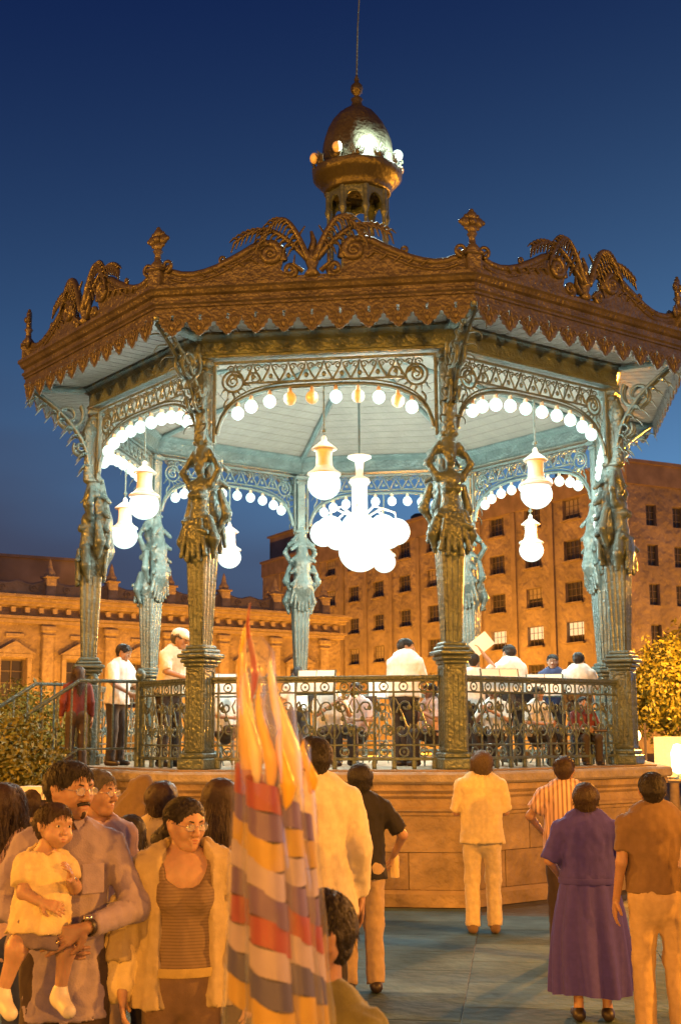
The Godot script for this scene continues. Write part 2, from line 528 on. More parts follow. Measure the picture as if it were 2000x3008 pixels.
func build_bandstand() -> void:
	band = thing("bandstand", "octagonal cast iron bandstand with caryatid columns, scrolled eaves and domed lantern on stone base", "bandstand", Vector3(0.272, 0, -17.698), -0.1338)
	var ab := 3.80
	# --- stone base: blocks, mouldings, coping
	var g := Geo.new()
	oct_side(g, [Vector2(ab - 0.06, 0.0), Vector2(ab - 0.06, 1.26)])
	var core := g.mesh()
	g = Geo.new()
	oct_side(g, [Vector2(ab + 0.07, 0.0), Vector2(ab + 0.07, 0.13), Vector2(ab + 0.03, 0.165), Vector2(ab - 0.05, 0.165)])
	var plinth := g.mesh()
	g = Geo.new()
	oct_side(g, [Vector2(ab - 0.05, 0.93), Vector2(ab + 0.02, 0.93), Vector2(ab + 0.02, 0.96), Vector2(ab + 0.045, 0.975), Vector2(ab + 0.045, 1.0), Vector2(ab + 0.015, 1.02), Vector2(ab + 0.015, 1.10), Vector2(ab + 0.05, 1.13), Vector2(ab + 0.05, 1.155), Vector2(ab + 0.09, 1.19), Vector2(ab + 0.09, 1.26), Vector2(ab - 0.05, 1.26)])
	var mould := g.mesh()
	g = Geo.new()
	oct_side(g, [Vector2(ab - 0.3, 1.262), Vector2(ab + 0.13, 1.262), Vector2(ab + 0.15, 1.285), Vector2(ab + 0.15, 1.355), Vector2(ab + 0.13, 1.38), Vector2(ab - 0.3, 1.38)])
	var cope := g.mesh()
	var rng := RandomNumberGenerator.new(); rng.seed = 5
	var blocks := []
	for i in 4:
		g = Geo.new()
		g.box(Vector3(0, 0, 0), Vector3(0.1, 0.1, 0.1))
	var side := (ab) * T8 * 2.0
	for k in 8:
		var wall := part("base_wall", core, M.stone2, band, face(k))
		part("plinth", plinth, M.stone, wall)
		part("moulding", mould, M.stone, wall)
		part("coping", cope, M.coping, wall)
		if k in [3, 4, 5]: continue
		for row in 2:
			var y0 := 0.168 + row * 0.382
			var cuts := [-1.0, -0.42, 0.12, 0.6, 1.0] if (row + k) % 2 == 0 else [-1.0, -0.66, -0.1, 0.42, 1.0]
			for c in 4:
				var x0: float = cuts[c] * side * 0.5 + 0.003; var x1: float = cuts[c + 1] * side * 0.5 - 0.003
				var gb := Geo.new()
				var d := rng.randf_range(0.0, 0.005)
				gb.box(Vector3((x0 + x1) * 0.5, y0 + 0.1875, ab - 0.035 + d), Vector3(x1 - x0, 0.377, 0.07), Basis.IDENTITY, 0.004)
				part("stone_block", gb.mesh(), M.stone if rng.randf() < 0.6 else M.stone2, wall)
	# --- floor
	g = Geo.new()
	var poly := PackedVector2Array()
	for k in 8:
		var a := (k + 0.5) * PI / 4
		poly.append(Vector2(sin(a), cos(a)) * (ab - 0.02) / cos(PI / 8))
	var lay := Transform3D(Basis(Vector3.RIGHT, -PI / 2), Vector3(0, 1.383, 0))
	g.slab(poly, 0.0, 0.017, lay)
	part("platform_floor", g.mesh(), M.stone2, band)
	# --- stairs on the left side
	for i in 7:
		var gs := Geo.new()
		gs.box(Vector3(-0.62, 0.1 + i * 0.19 - 0.005, ab + 0.15 + (6 - i) * 0.3 + 0.17), Vector3(1.1, 0.19, 0.36), Basis.IDENTITY, 0.01)
		part("step", gs.mesh(), M.coping, band, face(7))
	for x in [-1.25, 0.01]:
		var gs := Geo.new()
		var sp := PackedVector2Array([Vector2(0.0, 0.0), Vector2(2.35, 0.0), Vector2(2.35, 0.12), Vector2(0.25, 1.34), Vector2(0.0, 1.34)])
		gs.slab(sp, -0.07, 0.14, Transform3D(Basis(Vector3(0, 0, 1), Vector3.UP, Vector3(-1, 0, 0)), Vector3(x, 0, ab + 0.16)))
		part("stair_wall", gs.mesh(), M.stone, band, face(7))
	# --- columns
	build_columns()
	# --- railings
	build_railings()
	# --- beams, friezes, arches, bulbs
	build_arches()
	# --- soffit, ceiling, cornice, valance, crest
	build_roof()
	build_lantern()

func build_columns() -> void:
	var g := Geo.new()
	var y0 := FLOOR
	g.box(Vector3(0, y0 + 0.06, 0), Vector3(0.36, 0.12, 0.36), Basis.IDENTITY, 0.012)
	g.box(Vector3(0, y0 + 0.15, 0), Vector3(0.32, 0.06, 0.32), Basis.IDENTITY, 0.015)
	g.box(Vector3(0, y0 + 0.66, 0), Vector3(0.25, 0.96, 0.25), Basis.IDENTITY, 0.012)
	for k in 4:
		var b := Basis(Vector3.UP, k * PI / 2)
		for s in [-1.0, 1.0]:
			g.box(b * Vector3(s * 0.088, y0 + 0.66, 0.128), Vector3(0.03, 0.86, 0.016), b, 0.005)
			g.box(b * Vector3(0, y0 + 0.66 + s * 0.44, 0.128), Vector3(0.2, 0.035, 0.014), b, 0.005)
			g.box(b * Vector3(s * 0.03, y0 + 0.66, 0.127), Vector3(0.02, 0.72, 0.014), b, 0.005)
	g.box(Vector3(0, y0 + 1.16, 0), Vector3(0.29, 0.045, 0.29), Basis.IDENTITY, 0.014)
	g.box(Vector3(0, y0 + 1.205, 0), Vector3(0.35, 0.05, 0.35), Basis.IDENTITY, 0.018)
	g.box(Vector3(0, y0 + 1.26, 0), Vector3(0.40, 0.05, 0.40), Basis.IDENTITY, 0.016)
	g.box(Vector3(0, y0 + 1.31, 0), Vector3(0.33, 0.05, 0.33), Basis.IDENTITY, 0.018)
	g.box(Vector3(0, y0 + 1.355, 0), Vector3(0.27, 0.05, 0.27), Basis.IDENTITY, 0.018)
	var ped := g.mesh()
	# tapering fluted shaft, wider above
	g = Geo.new()
	var rows := []
	for i in 13:
		var w := i / 12.0
		var half := lerpf(0.098, 0.140, w)
		var ring := []
		for s in 4:
			var b := Basis(Vector3.UP, s * PI / 2)
			for j in 20:
				var u := -1.0 + 2.0 * j / 20.0
				var fl := absf(sin((u + 1.0) * PI * 2.0)) * 0.018
				ring.append(b * Vector3(u * half, lerpf(2.77, 3.84, w), half - 0.018 + fl))
		rows.append(ring)
	g.sheet(rows, true)
	var shaft := g.mesh()
	# post above the figure with a small capital
	g = Geo.new()
	g.box(Vector3(0, 5.72, -0.02), Vector3(0.13, 1.4, 0.13), Basis.IDENTITY, 0.012)
	g.box(Vector3(0, 6.0, -0.02), Vector3(0.19, 0.05, 0.19), Basis.IDENTITY, 0.012)
	g.box(Vector3(0, 6.08, -0.02), Vector3(0.24, 0.07, 0.24), Basis.IDENTITY, 0.02)
	g.box(Vector3(0, 5.14, -0.02), Vector3(0.22, 0.06, 0.22), Basis.IDENTITY, 0.02)
	var post := g.mesh()
	# scrolled bracket carrying the eave
	g = Geo.new()
	for s in [-0.05, 0.05]:
		var path := []
		for i in 25:
			var w := i / 24.0
			path.append(Vector3(s, lerpf(5.22, 6.36, pow(w, 0.75)), 0.06 + 0.80 * pow(w, 1.7)))
		g.tube(path, 0.028, 0.022, 6)
		var cur := []
		for p in spiral(Vector3(0.36, 6.02, 0), 0.22, 0.04, 2.4, 1.6, 30): cur.append(Vector3(s, p.y, p.x))
		g.tube(cur, 0.026, 0.014, 6)
		cur = []
		for p in spiral(Vector3(0.17, 5.58, 0), 0.12, 0.03, 0.6, -1.5, 24): cur.append(Vector3(s, p.y, p.x))
		g.tube(cur, 0.02, 0.012, 6)
	g.box(Vector3(0, 6.375, 0.44), Vector3(0.12, 0.05, 0.86), Basis.IDENTITY, 0.01)
	# leaves along the bracket
	for i in 9:
		var w := (i + 0.5) / 9.0
		var c := Vector3(0, lerpf(5.22, 6.3, pow(w, 0.75)), 0.08 + 0.80 * pow(w, 1.7))
		for s in [-1.0, 1.0]:
			var lp := []
			for j in 7:
				var q := j / 6.0
				lp.append(c + Vector3(s * (0.05 + 0.10 * sin(q * 2.2)), -0.10 * q + 0.03 * sin(q * 4.0), 0.13 * q))
			g.tube(lp, 0.034, 0.006, 5, 0.45)
	var bracket := g.mesh()
	# the figure: draped hips, torso, head, lifted arms, wing-like scrolls
	var b := blob(0.009, 0.006, Vector3(34, 14, 34))
	b.add(Vector3(0, 4.60, 0.05), Vector3(0, 4.30, 0.06), 0.125, 0.10, 0.05, 0.8)
	b.add(Vector3(0, 4.28, 0.06), Vector3(0, 4.02, 0.06), 0.11, 0.165, 0.06, 0.85)
	b.add(Vector3(0, 4.05, 0.06), Vector3(0, 3.76, 0.03), 0.17, 0.13, 0.05, 0.9)
	b.add(Vector3(-0.13, 4.64, 0.04), Vector3(0.13, 4.64, 0.04), 0.05, 0.05, 0.05)
	for s in [-1.0, 1.0]:
		b.add(Vector3(s * 0.058, 4.50, 0.13), Vector3(s * 0.058, 4.50, 0.14), 0.05, 0.05, 0.03)
		b.add(Vector3(s * 0.15, 4.63, 0.04), Vector3(s * 0.26, 4.80, 0.05), 0.045, 0.038, 0.04)
		b.add(Vector3(s * 0.26, 4.80, 0.05), Vector3(s * 0.12, 5.03, 0.03), 0.038, 0.028, 0.03)
		# side drapery swags
		b.add(Vector3(s * 0.15, 4.22, 0.08), Vector3(s * 0.23, 3.98, 0.08), 0.05, 0.06, 0.05)
		b.add(Vector3(s * 0.23, 3.98, 0.08), Vector3(s * 0.19, 3.78, 0.05), 0.055, 0.025, 0.04)
		b.add(Vector3(s * 0.20, 4.55, -0.06), Vector3(s * 0.27, 4.30, -0.10), 0.04, 0.055, 0.04)
		b.add(Vector3(s * 0.27, 4.30, -0.10), Vector3(s * 0.16, 4.10, -0.08), 0.05, 0.03, 0.04)
		b.add(Vector3(s * 0.10, 4.98, 0.0), Vector3(s * 0.20, 4.92, -0.03), 0.055, 0.045, 0.04)
	for i in 5:
		var x := -0.14 + i * 0.07
		b.add(Vector3(x * 0.7, 4.2, 0.17), Vector3(x * 1.2, 3.80 - 0.05 * (i % 2), 0.17), 0.022, 0.03, 0.02)
	b.add(Vector3(-0.17, 4.2, 0.14), Vector3(0.19, 4.05, 0.19), 0.03, 0.035, 0.02)
	b.add(Vector3(0, 4.66, 0.03), Vector3(0, 4.78, 0.05), 0.05, 0.045, 0.03)
	b.add(Vector3(0, 4.90, 0.05), Vector3(0, 4.82, 0.08), 0.085, 0.055, 0.03)
	b.add(Vector3(0, 4.88, 0.14), Vector3(0, 4.85, 0.155), 0.012, 0.014, 0.012)
	b.add(Vector3(0, 4.98, 0.0), Vector3(0, 5.16, -0.02), 0.11, 0.09, 0.04)
	for s in [-1.0, 1.0]: b.add(Vector3(s * 0.032, 4.895, 0.145), Vector3(s * 0.034, 4.895, 0.145), 0.018, 0.018, 0.01, 1.0, 2)
	# inward side: acanthus and hanging folds
	var c := blob(0.011, 0.009, Vector3(30, 12, 30))
	c.add(Vector3(0, 5.1, -0.08), Vector3(0, 4.6, -0.14), 0.07, 0.12, 0.06)
	c.add(Vector3(0, 4.6, -0.14), Vector3(0, 4.2, -0.14), 0.11, 0.15, 0.06)
	c.add(Vector3(0, 4.2, -0.14), Vector3(0, 3.85, -0.10), 0.15, 0.07, 0.06)
	for i in 7:
		var x := -0.18 + i * 0.06
		c.add(Vector3(x * 0.6, 4.35, -0.2), Vector3(x * 1.1, 3.92 - 0.12 * cos(x * 9.0), -0.17), 0.03, 0.024, 0.02)
	for i in 4:
		var yy := 4.95 - i * 0.2
		for s in [-1.0, 1.0]: c.add(Vector3(s * 0.04, yy, -0.12), Vector3(s * 0.2, yy - 0.12, -0.2), 0.045, 0.03, 0.03)
	# foliage on the post
	var e := blob(0.012, 0.016, Vector3(40, 22, 40))
	e.add(Vector3(0, 5.18, 0.05), Vector3(0, 5.45, 0.07), 0.09, 0.06, 0.04)
	e.add(Vector3(0, 5.45, 0.07), Vector3(0, 5.8, 0.07), 0.05, 0.10, 0.04)
	e.add(Vector3(0, 5.8, 0.06), Vector3(0, 5.98, 0.06), 0.10, 0.05, 0.04)
	var figs := []; var folds := []; var leaves := []
	for k in 8:
		var col := part("column", shaft, M.iron, band, corner(k, RC))
		part("pedestal", ped, M.iron, col)
		part("post", post, M.iron, col)
		part("bracket", bracket, M.iron, col)
		figs.append(part("caryatid_figure", null, M.iron, col))
		folds.append(part("drapery", null, M.iron, col))
		leaves.append(part("foliage", null, M.iron, col))
	jobs.append({"blobs": [b], "to": figs})
	jobs.append({"blobs": [c], "to": folds})
	jobs.append({"blobs": [e], "to": leaves})

func build_railings() -> void:
	var g := Geo.new()
	var bars := []
	for half in 2:
		var set_ := []
		for q in [[2.40, 0.045, 0.075], [2.365, 0.03, 0.04], [2.24, 0.022, 0.025], [1.66, 0.022, 0.025], [1.51, 0.035, 0.045]]:
			g = Geo.new(); g.box(Vector3(0.66 * half, q[0], AC), Vector3(2.56 - 1.32 * half, q[1], q[2]), Basis.IDENTITY, 0.006)
			set_.append(g.mesh())
		bars.append(set_)
	g = Geo.new()
	g.box(Vector3(0, 1.94, 0), Vector3(0.022, 0.85, 0.022), Basis.IDENTITY, 0.004)
	g.box(Vector3(0, 1.445, 0), Vector3(0.05, 0.10, 0.05), Basis.IDENTITY, 0.008)
	var bar := g.mesh()
	var scr := []
	for f in [-1.0, 1.0]:
		g = Geo.new()
		g.tube(s_scroll(0.20, 0.52, f), 0.011, 0.011, 5)
		for q in [[-0.02, 0.0], [0.06 * f, 0.12], [-0.06 * f, -0.12]]:
			g.ball(Vector3(q[0], q[1], 0), Vector3(0.026, 0.03, 0.018), 7, 5)
		g.tube([Vector3(-0.08 * f, 0.06, 0), Vector3(-0.05 * f, 0.14, 0), Vector3(-0.09 * f, 0.22, 0.0)], 0.014, 0.006, 5)
		g.tube([Vector3(0.08 * f, -0.06, 0), Vector3(0.05 * f, -0.14, 0), Vector3(0.09 * f, -0.22, 0.0)], 0.014, 0.006, 5)
		scr.append(g.mesh())
	g = Geo.new()
	var ring := []
	for i in 15: ring.append(Vector3(cos(TAU * i / 14), sin(TAU * i / 14), 0) * 0.048)
	g.tube(ring, 0.009, 0.009, 5)
	g.ball(Vector3.ZERO, Vector3(0.016, 0.016, 0.012), 6, 4)
	var circ := g.mesh()
	for k in 8:
		var hf := 1 if k == 7 else 0
		var r := part("railing", bars[hf][0], M.iron_dark, band, face(k))
		for i in range(1, 5): part("rail", bars[hf][i], M.iron_dark, r)
		for i in 12:
			var x := -1.21 + i * 0.22
			if k == 7 and x < 0.0: continue
			part("baluster", bar, M.iron_dark, r, Transform3D(Basis.IDENTITY, Vector3(x, 0, AC)))
			if i < 11:
				part("scroll", scr[i % 2], M.iron_dark, r, Transform3D(Basis.IDENTITY, Vector3(x + 0.11, 1.95, AC)))
				if k in [0, 1, 7]:
					part("ring", circ, M.iron_dark, r, Transform3D(Basis.IDENTITY, Vector3(x + 0.11, 2.30, AC)))
					part("ring", circ, M.iron_dark, r, Transform3D(Basis.IDENTITY, Vector3(x + 0.11, 1.585, AC)))
	# stair railings with newel posts
	for x in [-1.25, 0.01]:
		g = Geo.new()
		var z0 := 3.98; var z1 := 6.2
		g.tube([Vector3(x, 2.42, AC), Vector3(x, 2.42, z0 + 0.25), Vector3(x, 1.2, z1)], 0.025, 0.025, 6)
		g.tube([Vector3(x, 1.62, AC), Vector3(x, 1.62, z0 + 0.25), Vector3(x, 0.42, z1)], 0.015, 0.015, 5)
		g.box(Vector3(x, 0.75, z1), Vector3(0.1, 1.0, 0.1), Basis.IDENTITY, 0.012)
		g.ball(Vector3(x, 1.33, z1), Vector3(0.07, 0.08, 0.07), 12, 8)
		g.box(Vector3(x, 1.9, AC), Vector3(0.09, 1.04, 0.09), Basis.IDENTITY, 0.012)
		g.ball(Vector3(x, 2.5, AC), Vector3(0.065, 0.075, 0.065), 12, 8)
		var sr := part("stair_railing", g.mesh(), M.iron_dark, band, face(7))
		for i in 14:
			var z := AC + 0.18 + i * 0.18
			var top := 2.42 if z < z0 + 0.25 else lerpf(2.42, 1.2, (z - z0 - 0.25) / (z1 - z0 - 0.25))
			g = Geo.new()
			g.box(Vector3(x, top - 0.4, z), Vector3(0.02, 0.8, 0.02))
			part("baluster", g.mesh(), M.iron_dark, sr)

func build_arches() -> void:
	var g := Geo.new()
	var hw := AC * T8
	oct_side(g, [Vector2(AC - 0.11, 6.14), Vector2(AC + 0.11, 6.14), Vector2(AC + 0.11, 6.17), Vector2(AC + 0.085, 6.19), Vector2(AC + 0.085, 6.33), Vector2(AC + 0.13, 6.36), Vector2(AC + 0.16, 6.40), Vector2(AC + 0.16, 6.425), Vector2(AC - 0.16, 6.425), Vector2(AC - 0.16, 6.39), Vector2(AC - 0.085, 6.34), Vector2(AC - 0.085, 6.18), Vector2(AC - 0.11, 6.14)])
	var beam := g.mesh()
	# frieze rails and the arch rim
	g = Geo.new()
	g.box(Vector3(0, 6.10, AC), Vector3(2.62, 0.035, 0.05), Basis.IDENTITY, 0.006)
	g.box(Vector3(0, 5.845, AC), Vector3(1.9, 0.025, 0.04), Basis.IDENTITY, 0.005)
	var rim := []
	for i in 41:
		var a := -1.0 + 2.0 * i / 40.0
		var x := 1.265 * sin(a * PI / 2)
		rim.append(Vector3(x, arch_y(x), AC))
	g.tube(rim, 0.028, 0.028, 6)
	var rim2 := []
	for p in rim: rim2.append(p + Vector3(-signf(p.x) * 0.0, 0.055, 0))
	g.tube(rim2, 0.012, 0.012, 5)
	g.box(Vector3(-1.30, 5.63, AC), Vector3(0.04, 0.98, 0.05), Basis.IDENTITY, 0.008)
	g.box(Vector3(1.30, 5.63, AC), Vector3(0.04, 0.98, 0.05), Basis.IDENTITY, 0.008)
	var arch := g.mesh()
	# frieze lattice cell
	g = Geo.new()
	g.tube([Vector3(-0.1, -0.11, 0), Vector3(-0.03, 0.02, 0), Vector3(0.0, 0.11, 0), Vector3(0.03, 0.02, 0), Vector3(0.1, -0.11, 0)], 0.014, 0.014, 5)
	g.tube(spiral(Vector3(0.05, 0.05, 0), 0.05, 0.012, 0.0, 1.3, 14), 0.012, 0.008, 5)
	g.tube(spiral(Vector3(-0.05, 0.05, 0), 0.05, 0.012, PI, -1.3, 14), 0.012, 0.008, 5)
	g.ball(Vector3(0, -0.05, 0), Vector3(0.03, 0.035, 0.022), 7, 5)
	var cellm := g.mesh()
	# spandrel ornament: big ring with a curl, leaf sprays
	g = Geo.new()
	var ring := []
	for i in 25: ring.append(Vector3(cos(TAU * i / 24), sin(TAU * i / 24), 0) * 0.125)
	g.tube(ring, 0.016, 0.016, 6)
	g.tube(spiral(Vector3.ZERO, 0.10, 0.015, 0.4, 1.8, 30), 0.018, 0.010, 5)
	g.tube(spiral(Vector3(-0.02, -0.30, 0), 0.10, 0.02, 1.9, 1.4, 22), 0.014, 0.008, 5)
	g.tube(spiral(Vector3(0.26, 0.03, 0), 0.09, 0.02, 3.4, -1.4, 22), 0.014, 0.008, 5)
	for i in 6:
		var a := -2.4 + i * 0.42
		var d := Vector3(cos(a), sin(a), 0)
		g.tube([d * 0.14, d * 0.19 + Vector3(0.02, 0.0, 0.02), d * 0.23 + Vector3(0.01, -0.03, 0)], 0.022, 0.005, 5, 0.5)
	var span := g.mesh()
	# bulb, lamp-holder
	g = Geo.new()
	g.ball(Vector3(0, -0.125, 0), Vector3(0.076, 0.082, 0.076), 14, 10)
	var bulb := g.mesh()
	g = Geo.new()
	g.smooth_lathe([Vector2(0.002, 0.03), Vector2(0.02, 0.02), Vector2(0.026, -0.03), Vector2(0.03, -0.055), Vector2(0.002, -0.06)], 10)
	var holder := g.mesh()
	var xs := [-1.02, -0.86, -0.64, -0.40, -0.14, 0.14, 0.40, 0.64, 0.86, 1.02]
	for k in 8:
		part("beam", beam, M.iron_dark, band, face(k))
		var ar := part("arch", arch, M.iron, band, face(k))
		for i in 11:
			part("lattice", cellm, M.iron, ar, Transform3D(Basis.IDENTITY, Vector3(-1.05 + i * 0.21, 5.972, AC)))
		for s in [-1.0, 1.0]:
			part("spandrel_scroll", span, M.iron, ar, Transform3D(Basis(Vector3(-s, 0, 0), Vector3.UP, Vector3(0, 0, -s)) if s > 0 else Basis.IDENTITY, Vector3(s * 1.08, 5.87, AC)))
		for i in 10:
			var p := Vector3(xs[i], arch_y(xs[i]) - 0.02, AC)
			var off: bool = k == 0 and i in [3, 4, 6, 8]
			part("lamp_holder", holder, M.brass, ar, Transform3D(Basis.IDENTITY, p))
			part("bulb", bulb, M.bulb_off if off else M.bulb_on, ar, Transform3D(Basis.IDENTITY, p))
			if not off: lamp_light(p + Vector3(0, -0.115, 0), COOL, E_BULB, 0.06, ar)
	# pendant lamps, one in each arch
	g = Geo.new()
	g.tube([Vector3(0, 1.15, 0), Vector3(0, 0.52, 0)], 0.012, 0.012, 6)
	g.ball(Vector3(0, 0.62, 0), Vector3(0.03, 0.03, 0.03), 10, 6)
	var rod := g.mesh()
	g = Geo.new()
	g.smooth_lathe([Vector2(0.015, 0.56), Vector2(0.03, 0.54), Vector2(0.035, 0.50), Vector2(0.06, 0.48), Vector2(0.135, 0.42), Vector2(0.15, 0.405), Vector2(0.145, 0.395), Vector2(0.1, 0.39)], 24)
	var cap := g.mesh()
	g = Geo.new()
	g.lathe([Vector2(0.098, 0.395), Vector2(0.092, 0.30), Vector2(0.10, 0.2), Vector2(0.13, 0.16), Vector2(0.19, 0.12), Vector2(0.195, 0.10), Vector2(0.15, 0.085)], 24)
	var body := g.mesh()
	g = Geo.new()
	g.ball(Vector3(0, -0.01, 0), Vector3(0.19, 0.18, 0.19), 24, 16)
	var globe := g.mesh()
	var places := ["between the two front columns", "above the white-shirted musicians", "beside the far right column", "before the office block, lowest on that side", "just below the chandelier", "before the palace, right of the left front column", "over the far left of the platform", "over the head of the stairs"]
	for k in 8:
		var xf := band.transform * face(k)
		var o := thing("pendant_lamp", "cream pendant lamp with glowing globe " + places[k], "lamp", xf * Vector3(0, 4.62, AC), xf.basis.get_euler().y, "pendant lamps in the bandstand arches")
		part("rod", rod, M.iron, o); part("cap", cap, M.lamp_white, o); part("body", body, M.lamp_white, o)
		part("globe", globe, M.globe_on, o)
		lamp_light(Vector3(0, -0.01, 0), COOL, E_PEND, 0.14, o)
	# chandelier
	var ch := thing("chandelier", "large white chandelier with a ring of glowing globes at the bandstand centre", "chandelier", band.position + Vector3(0, 4.3, 0), -0.1338)
	g = Geo.new()
	g.tube([Vector3(0, 1.4, 0), Vector3(0, 2.9, 0)], 0.018, 0.018, 6)
	part("rod", g.mesh(), M.iron, ch)
	g = Geo.new()
	g.smooth_lathe([Vector2(0.02, 1.42), Vector2(0.16, 1.39), Vector2(0.17, 1.36), Vector2(0.06, 1.30), Vector2(0.05, 1.1), Vector2(0.13, 1.06), Vector2(0.15, 1.0), Vector2(0.11, 0.96), Vector2(0.11, 0.55), Vector2(0.18, 0.48), Vector2(0.18, 0.42), Vector2(0.02, 0.4)], 24)
	part("stem", g.mesh(), M.lamp_white, ch)
	for i in 8:
		var a := TAU * i / 8
		var d := Vector3(sin(a), 0, cos(a))
		g = Geo.new()
		g.tube([d * 0.1 + Vector3(0, 0.5, 0), d * 0.32 + Vector3(0, 0.62, 0), d * 0.5 + Vector3(0, 0.55, 0), d * 0.52 + Vector3(0, 0.42, 0)], 0.018, 0.014, 6)
		part("arm", g.mesh(), M.lamp_white, ch)
		g = Geo.new(); g.ball(d * 0.52 + Vector3(0, 0.28, 0), Vector3(0.19, 0.19, 0.19), 18, 12)
		part("globe", g.mesh(), M.globe_on, ch)
		lamp_light(d * 0.52 + Vector3(0, 0.28, 0), COOL, E_CHAND, 0.12, ch)
	g = Geo.new(); g.ball(Vector3(0, 0.02, 0), Vector3(0.30, 0.30, 0.30), 24, 16)
	part("globe", g.mesh(), M.globe_on, ch)
	lamp_light(Vector3(0, 0.02, 0), COOL, E_CHAND * 2.0, 0.24, ch)

func build_roof() -> void:
	# soffit planks between beam and eave
	var nP := 22
	for k in 8:
		var g0 := Geo.new()
		oct_side(g0, [Vector2(AC + 0.1, 6.50), Vector2(AE - 0.1, 6.50)])
		var sof := part("soffit", g0.mesh(), M.board, band, face(k))
		var half := AE * T8
		for i in nP:
			var x0 := -half + 2 * half * i / nP; var x1 := -half + 2 * half * (i + 1) / nP - 0.012
			var z1 := AE - 0.03
			var za := maxf(AC + 0.09, absf(x0) / T8); var zb := maxf(AC + 0.09, absf(x1) / T8)
			if minf(za, zb) > z1 - 0.02: continue
			za = minf(za, z1 - 0.01); zb = minf(zb, z1 - 0.01)
			var g := Geo.new()
			var yb := 6.435 ; var yt := 6.455
			g.quad(Vector3(x0, yb, za), Vector3(x1, yb, zb), Vector3(x1, yb, z1), Vector3(x0, yb, z1))
			g.quad(Vector3(x0, yb, za), Vector3(x0, yb, z1), Vector3(x0, yt, z1), Vector3(x0, yt, za))
			g.quad(Vector3(x1, yb, z1), Vector3(x1, yb, zb), Vector3(x1, yt, zb), Vector3(x1, yt, z1))
			part("plank", g.mesh(), M.board, sof)
	# hip ribs under the eaves
	var gr := Geo.new()
	gr.box(Vector3(0, 6.40, 0.5), Vector3(0.06, 0.06, 0.9), Basis.IDENTITY, 0.008)
	var hip := gr.mesh()
	for k in 8: part("hip_rib", hip, M.iron, band, corner(k, RC))
	# ceiling boards inside, rising to the middle
	var rows := 15
	for k in 8:
		var g0 := Geo.new()
		oct_side(g0, [Vector2(AC - 0.05, 6.46), Vector2(0.25, 7.34)])
		var ce := part("ceiling", g0.mesh(), M.board, band, face(k))
		for i in rows:
			var g := Geo.new()
			var r0 := lerpf(AC - 0.12, 0.3, float(i) / rows); var r1 := lerpf(AC - 0.12, 0.3, float(i + 1) / rows) + 0.012
			var y0 := 6.42 + (AC - 0.12 - r0) * 0.27; var y1 := 6.42 + (AC - 0.12 - r1) * 0.27
			g.quad(Vector3(-r0 * T8, y0, r0), Vector3(-r1 * T8, y1, r1), Vector3(r1 * T8, y1, r1), Vector3(r0 * T8, y0, r0))
			g.quad(Vector3(r1 * T8, y1, r1), Vector3(-r1 * T8, y1, r1), Vector3(-r1 * T8, y1 + 0.02, r1), Vector3(r1 * T8, y1 + 0.02, r1))
			part("ceiling_board", g.mesh(), M.board, ce)
		var rib := Geo.new()
		var a := (k + 0.5) * PI / 4
		var d := Vector3(sin(a), 0, cos(a))
		rib.tube([d * (RC - 0.1) + Vector3(0, 6.38, 0), d * 0.3 + Vector3(0, 7.24, 0)], 0.045, 0.045, 4)
		part("ceiling_rib", rib.mesh(), M.iron, band)
	# cornice
	var g := Geo.new()
	oct_side(g, [Vector2(AE - 0.05, 6.45), Vector2(AE, 6.43), Vector2(AE, 6.50), Vector2(AE + 0.02, 6.505), Vector2(AE + 0.02, 6.53), Vector2(AE + 0.045, 6.55), Vector2(AE + 0.045, 6.575), Vector2(AE + 0.02, 6.59), Vector2(AE + 0.02, 6.63), Vector2(AE + 0.055, 6.65), Vector2(AE + 0.075, 6.69), Vector2(AE + 0.10, 6.71), Vector2(AE + 0.10, 6.75), Vector2(AE + 0.06, 6.77), Vector2(AE - 0.06, 6.77)])
	var cornice := g.mesh()
	# valance scallop: tongue with curled edge
	g = Geo.new()
	var tongue := PackedVector2Array([Vector2(-0.157, 0.0), Vector2(-0.157, -0.085), Vector2(-0.135, -0.10), Vector2(-0.132, -0.135), Vector2(-0.105, -0.15), Vector2(-0.095, -0.185), Vector2(-0.062, -0.195), Vector2(-0.035, -0.23), Vector2(0.0, -0.25), Vector2(0.035, -0.23), Vector2(0.062, -0.195), Vector2(0.095, -0.185), Vector2(0.105, -0.15), Vector2(0.132, -0.135), Vector2(0.135, -0.10), Vector2(0.157, -0.085), Vector2(0.157, 0.0), Vector2(0.016, 0.0), Vector2(0.020, -0.055), Vector2(0.0, -0.072), Vector2(-0.020, -0.055), Vector2(-0.016, 0.0)])
	g.slab(tongue, -0.008, 0.016)
	for s in [-1.0, 1.0]:
		g.tube(spiral(Vector3(s * 0.065, -0.085, 0.012), 0.06, 0.012, PI / 2 - s * PI / 2, s * 1.4, 16), 0.012, 0.008, 5)
		g.tube([Vector3(s * 0.02, -0.03, 0.012), Vector3(s * 0.05, -0.14, 0.014), Vector3(0, -0.22, 0.012)], 0.012, 0.008, 5)
	g.ball(Vector3(0, -0.15, 0.012), Vector3(0.022, 0.04, 0.016), 8, 5)
	var scal := g.mesh()
	g = Geo.new()
	g.box(Vector3(0, 6.425, AE + 0.005), Vector3(AE * T8 * 2.0, 0.022, 0.022))
	var strip := g.mesh()
	# crest of each side: two swan-neck scrolls and a palm spray
	var crest := crest_mesh()
	var spray := spray_mesh()
	# corner finial
	g = Geo.new()
	g.box(Vector3(0, 6.85, 0), Vector3(0.16, 0.20, 0.16), Basis.IDENTITY, 0.015)
	g.box(Vector3(0, 6.96, 0), Vector3(0.20, 0.04, 0.20), Basis.IDENTITY, 0.012)
